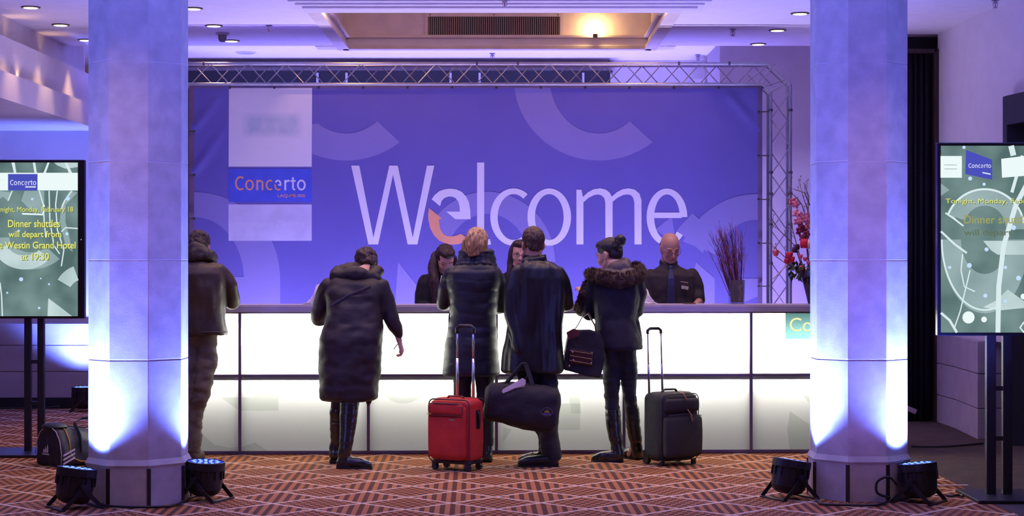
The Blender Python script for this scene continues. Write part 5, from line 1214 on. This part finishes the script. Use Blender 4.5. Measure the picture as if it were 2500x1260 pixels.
obj('zip', tube(BM(), [(.02, .12, .292), (.02, .30, .265), (.02, .5, .29)], .006, 6), mat('dark_zip'), t)

# ================================================================ DISPLAYS
def content(D, parent, polys, m, k, name='screen_graphic'): return flat(name, polys, D, m, parent, dy=-.0005 * k)
def scr_mat(name, c1, c2, s=1.0):
    m = bpy.data.materials.new(name); m.use_nodes = True; nt = m.node_tree; nt.nodes.clear(); N = nt.nodes
    e = N.new('ShaderNodeEmission'); o = N.new('ShaderNodeOutputMaterial'); tc = N.new('ShaderNodeTexCoord'); nz = N.new('ShaderNodeTexNoise'); nz.inputs['Scale'].default_value = 3; rp = N.new('ShaderNodeValToRGB')
    rp.color_ramp.elements[0].color = (*c1, 1); rp.color_ramp.elements[1].color = (*c2, 1); rp.color_ramp.elements[0].position = .35; rp.color_ramp.elements[1].position = .68
    nt.links.new(tc.outputs['Object'], nz.inputs['Vector']); nt.links.new(nz.outputs[0], rp.inputs[0]); nt.links.new(rp.outputs[0], e.inputs[0]); e.inputs[1].default_value = s; nt.links.new(e.outputs[0], o.inputs[0]); return m
s_bg = scr_mat('screen_grey_green', (.085, .15, .15), (.21, .32, .31)); s_lt = scr_mat('screen_pale_shape', (.42, .55, .56), (.62, .76, .76)); s_mid = scr_mat('screen_soft_shape', (.24, .35, .36), (.36, .48, .49))
s_wh = glow('screen_white', (.84, .96, .95), 1.0); s_ln = glow('screen_line', (.70, .84, .86), 1.0); s_bl = glow('screen_logo_blue', (.07, .08, .50), 1.0); s_yl = glow('screen_yellow_text', (.80, .82, .20), 1.0); s_ol = glow('screen_text_shadow', (.10, .14, .04), 1.0)
s_dot = glow('screen_dot', (.55, .75, 1.0), 1.0); s_olive = glow('screen_dim_yellow', (.34, .36, .12), 1.0); s_lav = glow('screen_logo_lettering', (.75, .8, 1.0), 1.0)
def dots(D, t, lst, k):
    for x, y, r in lst: content(D, t, [[(x + r * math.cos(a), y + r * math.sin(a)) for a in [2 * math.pi * i / 14 for i in range(14)]]], s_dot if r < 7 else s_wh, k, 'screen_dot')
def stand(t, D, xs, ys, ztop, w_, base):
    pm = mat('black_powder_coat')
    for x in xs: X = (x - 1250) / F * (D + .08); obj('pole', box(X - w_, X + w_, D + .055, D + .10, .02, ztop), pm, t, world=True, bevel=.003)
    a, b_ = [(x - 1250) / F * (D + .08) for x in xs]
    for y in ys: z = H(D + .08, y); obj('crossbar', box(a, b_, D + .06, D + .095, z - .014, z + .014), pm, t, world=True)
    obj('base_plate', box(base[0], base[1], D - .24, D + .34, 0, .022), pm, t, world=True, bevel=.004)
D = 13.72
t = root('display_stand', ((85 - 1250) / F * D, D, 0), 'portrait screen on a black stand at the left edge, announcing dinner shuttles', 'display')
X0_, X1_ = (-38 - 1250) / F * D, (206 - 1250) / F * D
obj('bezel', box(X0_, X1_, D, D + .06, H(D, 778), H(D, 390)), mat('gloss_black', (.008, .008, .012), .15), t, world=True, bevel=.006)
obj('screen', box((-20 - 1250) / F * D, (190 - 1250) / F * D, D - .002, D + .01, H(D, 772), H(D, 397)), s_bg, t, world=True)
obj('indicator', ell(BM(), P(198, 585, D - .002), (.004, .003, .004), seg=8), s_dot, t, world=True)
DS = D - .003
content(DS, t, [[(132, 397), (190, 397), (190, 408), (160, 412), (140, 404)]], s_lt, 1)
for pl in ([(28, 397), (36, 397), (40, 422), (34, 422)], [(80, 397), (86, 397), (90, 422), (84, 422)], [(116, 397), (121, 397), (112, 422), (106, 422)], [(158, 397), (164, 397), (176, 422), (168, 422)]): content(DS, t, [pl], s_ln, 2)
content(DS, t, [arc(75, 580, (95, 78), (52, 36), 180, 318, 40), [(-20, 500), (-20, 470), (0, 466), (26, 470), (20, 492), (8, 480)]], s_mid, 1)
content(DS, t, [arc(60, 590, (78, 68), (44, 34), 195, 322, 40)], s_lt, 3)
content(DS, t, [arc(205, 720, (74, 74), (38, 38), 110, 150, 20)], s_lt, 2); content(DS, t, [[(118, 728), (150, 752), (176, 772), (116, 772)]], s_lt, 2)
content(DS, t, [[(60, 466), (108, 466), (108, 520), (84, 522), (52, 490)]], s_mid, 2); content(DS, t, [[(190, 470), (170, 466), (150, 500), (146, 540), (160, 600), (178, 616), (160, 540), (160, 500)]], s_mid, 4)
for pts in ([(96, 466), (106, 500), (108, 540), (112, 580)], [(140, 466), (136, 500), (140, 560), (156, 610), (150, 650)], [(176, 466), (158, 490), (150, 510)], [(30, 466), (24, 480), (20, 490)], [(0, 690), (4, 720), (6, 772)], [(190, 558), (160, 556), (150, 566)], [(120, 466), (122, 540), (132, 600), (146, 620)]): content(DS, t, [ribbon(pts, 3)], s_ln, 5)
for pts in ([(54, 522), (104, 524), (108, 500)],): content(DS, t, [ribbon(pts, 4)], s_wh, 6)
content(DS, t, [[(-20, 422), (190, 422), (190, 465), (-20, 465)]], s_wh, 7)
content(DS, t, [[(20, 425), (92, 425), (92, 465), (20, 465)]], s_bl, 8)
concerto(25, 452, .0585, DS, t, s_lav, s_lav, -.0045); content(DS, t, [[(62, 455), (88, 455), (88, 458), (62, 458)]], s_lav, 9)
content(DS, t, [[(-20, 439), (10, 439), (10, 440), (-20, 440)]], s_ln, 9)
for body_, a0, a1, b0, b1 in (('Tonight, Monday, February 18', -17, 179, 505, 521), ('Dinner shuttles', 20, 147, 537, 555), ('will depart from', 21, 150, 564, 584), ('the Westin Grand Hotel', -20, 185, 590, 607), ('at 19:30', 52, 120, 618, 635)):
    text('screen_text_shadow', body_, a0 + 1.5, a1 + 1.5, b0 + 1.5, b1 + 1.5, DS, s_ol, t, -.0055, bold=.0 if 'Mon' in body_ else .012); text('screen_text', body_, a0, a1, b0, b1, DS, s_yl, t, -.006, bold=.0 if 'Mon' in body_ else .012)
dots(DS, t, [(52, 682, 5), (166, 485, 5), (164, 571, 4), (79, 486, 3), (46, 564, 3), (96, 752, 3), (18, 715, 2.5), (120, 694, 2.5), (100, 680, 2)], 10)
stand(t, D, (69, 101), (883, 984), H(D, 700), .026, ((-35 - 1250) / F * D, (76 - 1250) / F * D + .12))

D = 11.15
t = root('display_stand', ((2432 - 1250) / F * D, D, 0), 'portrait screen on a black stand at the right edge, partly outside the picture', 'display')
obj('bezel', box((2289 - 1250) / F * D, (2578 - 1250) / F * D, D, D + .06, H(D, 820), H(D, 348)), mat('gloss_black'), t, world=True, bevel=.006)
obj('screen', box((2297 - 1250) / F * D, (2570 - 1250) / F * D, D - .002, D + .01, H(D, 812), H(D, 356)), s_bg, t, world=True)
DS = D - .003
content(DS, t, [[(2297, 448), (2318, 464), (2297, 478)], [(2530, 380), (2570, 400), (2570, 700), (2530, 600)]], s_mid, 1)
content(DS, t, [arc(2404, 585, (107, 180), (58, 84), 180, 360, 50)], s_mid, 2); content(DS, t, [arc(2404, 560, (98, 98), (52, 58), 0, 158, 40)], s_mid, 3)
content(DS, t, [[(2309, 520), (2350, 552), (2330, 530)]], s_lt, 4); content(DS, t, [[(2400, 588), (2520, 588), (2520, 622), (2436, 622), (2420, 612)]], s_lt, 4)
content(DS, t, [[(2460, 707), (2500, 735), (2500, 752), (2440, 758), (2400, 750), (2430, 735)]], s_lt, 4)
for pts, wd_ in ((arc(2404, 562, (97, 100), (97, 100), 10, 158, 40)[:41], 5), (arc(2404, 585, (105, 172), (105, 172), 180, 285, 40)[:41], 4), ([(2308, 520), (2330, 535), (2352, 552)], 4), ([(2297, 565), (2330, 596), (2360, 618)], 5), ([(2512, 440), (2480, 500), (2450, 600), (2438, 700), (2436, 812)], 12), ([(2468, 356), (2474, 380)], 14), ([(2496, 380), (2470, 470)], 8), ([(2368, 660), (2344, 760), (2330, 800)], 3), ([(2297, 764), (2318, 782), (2336, 812)], 6), ([(2500, 786), (2490, 800), (2500, 812)], 4), ([(2350, 620), (2346, 660), (2354, 700), (2380, 712)], 3)): content(DS, t, [ribbon(pts, wd_)], s_ln, 6)
content(DS, t, [[(2296, 381), (2348, 381), (2348, 434), (2296, 434)]], s_wh, 7); content(DS, t, [[(2444, 388), (2570, 372), (2570, 424), (2446, 434)]], s_wh, 7)
content(DS, t, [[(2305, 402), (2336, 402), (2336, 403.5), (2305, 403.5)]], s_mid, 9); content(DS, t, [[(2305, 412), (2336, 412), (2336, 413.5), (2305, 413.5)]], s_mid, 9)
content(DS, t, [[(2358, 366), (2422, 390), (2422, 439), (2356, 425)]], s_bl, 8)
concerto(2364, 410, .0505, DS, t, s_lav, s_lav, -.0045); content(DS, t, [[(2398, 420), (2418, 424), (2418, 427), (2398, 423)]], s_lav, 9)
text('screen_text_shadow', 'Tonight, Monday, February 18', 2309.5, 2572, 486.5, 501.5, DS, s_ol, t, -.0055, bold=0); text('screen_text', 'Tonight, Monday, February 18', 2308, 2570, 485, 500, DS, s_yl, t, -.006, bold=0)
text('screen_text', 'Dinner shuttles', 2353, 2520, 526, 546, DS, s_olive, t, -.006, bold=.01); text('screen_text', 'will depart', 2353, 2470, 560, 580, DS, glow('screen_fading_text', (.12, .17, .10), 1), t, -.006, bold=.01)
dots(DS, t, [(2364, 775, 15), (2402, 780, 7), (2368, 436, 5), (2402, 450, 4), (2366, 648, 6), (2474, 556, 6), (2408, 609, 5), (2454, 653, 4), (2486, 679, 6), (2405, 722, 5), (2318, 653, 4), (2454, 735, 4), (2353, 360, 4), (2498, 724, 7)], 10)
stand(t, D, (2418, 2458), (948, 1070), H(D, 760), .030, ((2365 - 1250) / F * D, (2580 - 1250) / F * D))
# pale bar sticking out behind the right column
D = 14.3; o = box(-.16, .05, -.02, .02, -.02, .02, Matrix.Translation(P(2222, 1000, D)) @ Matrix.Rotation(R(22), 4, 'Y'))
t = root('folded_board', (P(2190, 0, D).x, D, 0), 'end of a pale board jutting out behind the right column at knee height', 'board'); obj('board_edge', o, mat('pale_board', (.45, .35, .45), .7), t, world=True, bevel=.003)
obj('rest', box(P(2190, 0, D).x - .03, P(2190, 0, D).x + .03, D - .03, D + .03, 0, H(D, 998)), black, t, world=True)

# ================================================================ ON THE COUNTER
zt = dtop
def on_desk(x, fy):
    """a point of the counter top seen in picture column x, fy metres behind the front edge"""
    dx = (x - 1250) / F; nx_, ny_ = -math.sin(R(DA)), math.cos(R(DA)); t_ = (nx_ * DKX + ny_ * DKY + fy) / (nx_ * dx + ny_); return Vector((dx * t_, t_, zt))
# vase with tall dark red twigs
p = on_desk(1798, .25); t = root('vase', p, 'square clear glass vase with folded paper inside, holding dark red twigs, on the counter', 'vase')
glass = mat('smoky_glass', (.55, .50, .62), .05, trans=.92)
b = BM()
def sq_ring(r, z): return [(r, -r, z), (r, r, z), (-r, r, z), (-r, -r, z)]
outer = [(.056, .002), (.060, .19)]; vs = [[b.verts.new(v) for v in sq_ring(*o_)] for o_ in outer] + [[b.verts.new(v) for v in sq_ring(r, z)] for r, z in ((.055, .19), (.051, .012))]
for r0, r1 in zip(vs, vs[1:]):
    for i in range(4): b.faces.new([r0[i], r0[(i + 1) % 4], r1[(i + 1) % 4], r1[i]])
b.faces.new(vs[0][::-1]); b.faces.new(vs[-1]); obj('glass', b, glass, t, bevel=.003)
b = BM()
for k in range(7):
    x = -.04 + .013 * k; tube(b, [(x, random.uniform(-.03, .03), .014), (x + random.uniform(-.01, .01), random.uniform(-.03, .03), .10), (x + random.uniform(-.01, .01), random.uniform(-.02, .02), .17)], [(.009, .006)] * 3, 8)
obj('bark_filling', b, mat('dark_bark', (.05, .02, .02), .8), t)
b = BM(); tube(b, [(.02, -.035, .02), (.035, -.035, .08), (.02, -.03, .13), (.04, -.03, .155)], [(.012, .004)] * 4, 8); obj('folded_ribbon', b, mat('tan_ribbon', (.55, .32, .28), .6), t)
tw_m = mat('dark_red_twig', (.10, .018, .025), .6, col2=(.04, .010, .018)); 
tb_ = root('twig_bunch', p + Vector((0, 0, .012)), 'bunch of tall thin dark red twigs fanning out of the glass vase', 'dried twigs')
def twig(bm, base, top, r, lv=0):
    mid = base.lerp(top, .5) + Vector((random.uniform(-.015, .015), random.uniform(-.015, .015), 0)); tube(bm, [base, mid, top], [r, r * .75, r * .25], 5)
    if lv < 2:
        for _ in range(5 if lv == 0 else 2):
            f = random.uniform(.45, .95); s = base.lerp(mid, f * 2) if f < .5 else mid.lerp(top, f * 2 - 1)
            L_ = (top - base).length * random.uniform(.12, .22); d = (top - base).normalized() + Vector((random.uniform(-.5, .5), random.uniform(-.5, .5), .2)); twig(bm, s, s + d.normalized() * L_, r * .5, lv + 1)
random.seed(11)
for k in range(58):
    u = random.uniform(-1, 1); ht = random.uniform(.42, .66); 
    x1_ = -.045 + u * .125 - .02; b = BM()
    twig(b, Vector((u * .035, random.uniform(-.035, .035), .0)), Vector((x1_ * 1.15, random.uniform(-.10, .10), ht - .07 * abs(u))), .0030)
    obj('twig', b, tw_m if k % 3 else mat('pinkish_twig', (.35, .08, .12), .6), tb_)
# tapered black vase with the flower arrangement
p = on_desk(1980, .24) + Vector((.0, 0, 0)); t = root('vase', p, 'tall tapering black vase on the counter, half hidden by the right column', 'vase')
b = BM(); lathe(b, [(.022, 0), (.026, .01), (.062, .16), (.095, .29), (.091, .29), (.058, .16), (.02, .015)]); obj('vessel', b, mat('gloss_black_ceramic', (.012, .010, .010), .12), t, smooth=True)
fl = root('flower_arrangement', p + Vector((0, 0, .27)), 'arrangement of red tulips, pink orchids and bare branches in the black vase', 'flowers')
def blossom(name, c, r, m, n=5, cup=.5):
    b = BM(); c = Vector(c)
    if name == 'orchid':
        T = Matrix.Translation(c) @ Matrix.Rotation(random.uniform(-.6, .6), 4, 'Z') @ Matrix.Rotation(random.uniform(-.4, .4), 4, 'X')
        for k in range(5):
            a = 2 * math.pi * k / 5 + .3; p = ell(BM(), (0, 0, r * .55), (r * .42, r * .10, r * .58), seg=10); p.transform(T @ Matrix.Rotation(a, 4, 'Y')); me = bpy.data.meshes.new('p'); p.to_mesh(me); p.free(); b.from_mesh(me); bpy.data.meshes.remove(me)
        p = ell(BM(), (0, -r * .2, -r * .05), (r * .2, r * .28, r * .2), seg=8); p.transform(T); me = bpy.data.meshes.new('p'); p.to_mesh(me); p.free(); b.from_mesh(me); bpy.data.meshes.remove(me)
    else:
        for lay, (rr, nn) in enumerate(((.55, n), (.28, 3))):
            for k in range(nn):
                a = 2 * math.pi * k / nn + lay * .5 + random.random() * .3; d = Vector((math.cos(a), math.sin(a), 0))
                ell(b, c + d * r * rr + Vector((0, 0, r * .25)), (r * .16, r * .52, r * .85), Matrix.Rotation(a, 3, 'Z') @ Matrix.Rotation(R(18 - 30 * (1 - cup)), 3, 'Y'), seg=10)
    return obj(name, b, m, fl, smooth=True)
redf = mat('red_petals', (.72, .02, .06), .5, col2=(.5, .01, .03), nscale=30); pink = mat('pink_orchid_petals', (.72, .25, .33), .5, col2=(.45, .10, .18), nscale=40); dpk = mat('dark_orchid_petals', (.25, .03, .08), .5); cor = mat('coral_petals', (.85, .16, .20), .5); drk = mat('purple_black_petals', (.05, .006, .03), .5); pale = mat('pale_bud', (.75, .6, .6), .5)
kx = 14.05 / F
def fp(x, y, dy=0): return Vector(((x - 1980) * kx, dy, (742 - y) * kx - .27))
for x, y, r in ((1893, 620, .032), (1926, 627, .036), (1932, 636, .03), (1920, 640, .028)): blossom('tulip', fp(x, y, -.02), r, cor if x < 1900 else redf, 5, .9)
for x, y in ((1952, 628), (1963, 634), (1972, 644), (1955, 655)): blossom('rosebud', fp(x, y, -.05), .022, cor, 5, .9)
for x, y, r in ((1962, 598, .045), (1975, 600, .04)): blossom('ranunculus', fp(x, y, -.03), r, redf if x < 1970 else pale, 7, .3)
for x, y, m_2 in ((1945, 520, pink), (1956, 527, pink), (1948, 540, pink), (1966, 536, pink), (1972, 528, pink), (1955, 552, dpk), (1964, 560, dpk), (1950, 564, dpk), (1970, 572, dpk), (1960, 580, dpk), (1942, 498, pink), (1937, 492, cor), (1975, 550, pink)): blossom('orchid', fp(x, y, random.uniform(-.04, .03)), .034, m_2, 5, .2)
for x, y in ((1944, 605), (1938, 612), (1965, 672), (1955, 668)): blossom('dark_bloom', fp(x, y, -.04), .028, drk, 6, .4)
for k in range(46):
    x = random.uniform(1922, 1990); y = random.uniform(640, 682); a = random.uniform(-1.2, 1.2); c = fp(x, y, random.uniform(-.07, .05)); L_ = random.uniform(.05, .09); d = Vector((math.sin(a) * .8, random.uniform(-.3, .3), .6)).normalized()
    s = Vector((-d.z, 0, d.x)) * .012; b = BM(); prism(b, [c - d * L_ * .5, c + s, c + d * L_ * .5, c - s], (0, .002, 0)); obj('leaf', b, mat('dark_leaf', (.012, .025, .010), .5) if k % 3 else mat('green_leaf', (.08, .13, .03), .5), fl)
br_m = mat('bare_branch', (.16, .10, .10), .8)
random.seed(5)
for pts in ([(1975, 700), (1950, 610), (1937, 560), (1926, 480), (1936, 430)], [(1978, 700), (1968, 600), (1975, 520), (1955, 470), (1950, 435)], [(1970, 690), (1940, 600), (1900, 560), (1880, 530)], [(1980, 690), (1972, 560), (1978, 480), (1962, 445)], [(1970, 690), (1930, 640), (1895, 610), (1884, 600)], [(1978, 560), (1960, 500), (1940, 476), (1925, 470)], [(1978, 500), (1962, 470), (1940, 462)]):
    b = BM(); q_ = [fp(x, y, random.uniform(-.05, .06)) for x, y in pts]; tube(b, q_, [.005 - .0008 * i for i in range(len(q_))], 6)
    for i in range(1, len(q_)):
        for _ in range(2):
            s = q_[i - 1].lerp(q_[i], random.random()); d = (q_[i] - q_[i - 1]).normalized() + Vector((random.uniform(-.9, .9), random.uniform(-.4, .4), random.uniform(0, .6))); e = s + d.normalized() * random.uniform(.04, .09); tube(b, [s, e], [.0025, .001], 5); ell(b, e, (.005, .005, .006), seg=6)
    obj('branch', b, br_m, fl)
for a_, b_ in (((1893, 626), (1935, 655)), ((1926, 632), (1945, 668)), ((1955, 655), (1962, 680))): obj('stem', tube(BM(), [fp(*a_, -.02), fp(*b_, -.01)], .004, 6), mat('green_stem', (.25, .30, .12), .5), fl)
obj('cut_stalk', tube(BM(), [fp(1884, 681, -.06), fp(1920, 646, -.04)], [.006, .0045], 6), mat('pale_stalk', (.6, .45, .45), .6), fl)
# heaps of white lanyards
for x, w2, hh, lb in ((772, .085, .15, 'heap of white badge lanyards on the counter behind the bending woman'), (1580, .07, .12, 'heap of white badge lanyards on the counter between the fur hood and the tie wearer')):
    p = on_desk(x, .18); t = root('lanyard_heap', p, lb, 'lanyards'); random.seed(int(x))
    wl = mat('white_lanyard_ribbon', (.74, .70, .78), .7, col2=(.50, .48, .66), nscale=40)
    b = BM()
    sx = 1 if x == 772 else -1
    ell(b, (0, 0, .006), (w2, .06, .02)); limb(b, [(sx * w2 * .25, 0, .02), (sx * w2 * .3, 0, hh - .02)], [.045, .03]); limb(b, [(-sx * w2 * .7, 0, .012), (sx * w2 * .1, 0, hh * .35)], [.012, .03])
    for v in b.verts: pass
    b.transform(world_of(t)); organic('bundle', b, wl, t, .005, 3, folds(.007, 45, 45, 9, 4), floor=zt + .001)
    for k in range(26):
        a = random.uniform(-1, 1); b = BM()
        tube(b, [(sx * w2 * .3 + a * .02, random.uniform(-.03, 0), hh - .01), (sx * w2 * .3 + a * .042, -.035, hh * .5), (sx * w2 * .2 + a * .07, -.045, .015), (a * w2 * 1.2, -.05, .006)], [(.006, .0015)] * 4, 6); obj('ribbon', b, wl, t, smooth=True)
# small things near the forearm of the man with the tie
p = on_desk(1683, .16); t = root('pen', p + Vector((0, 0, .006)), 'small dark pen lying on the counter in front of the man with the tie', 'pen'); obj('barrel', tube(BM(), [(-.05, 0, 0), (.05, .01, 0)], .005, 8), brass, t)
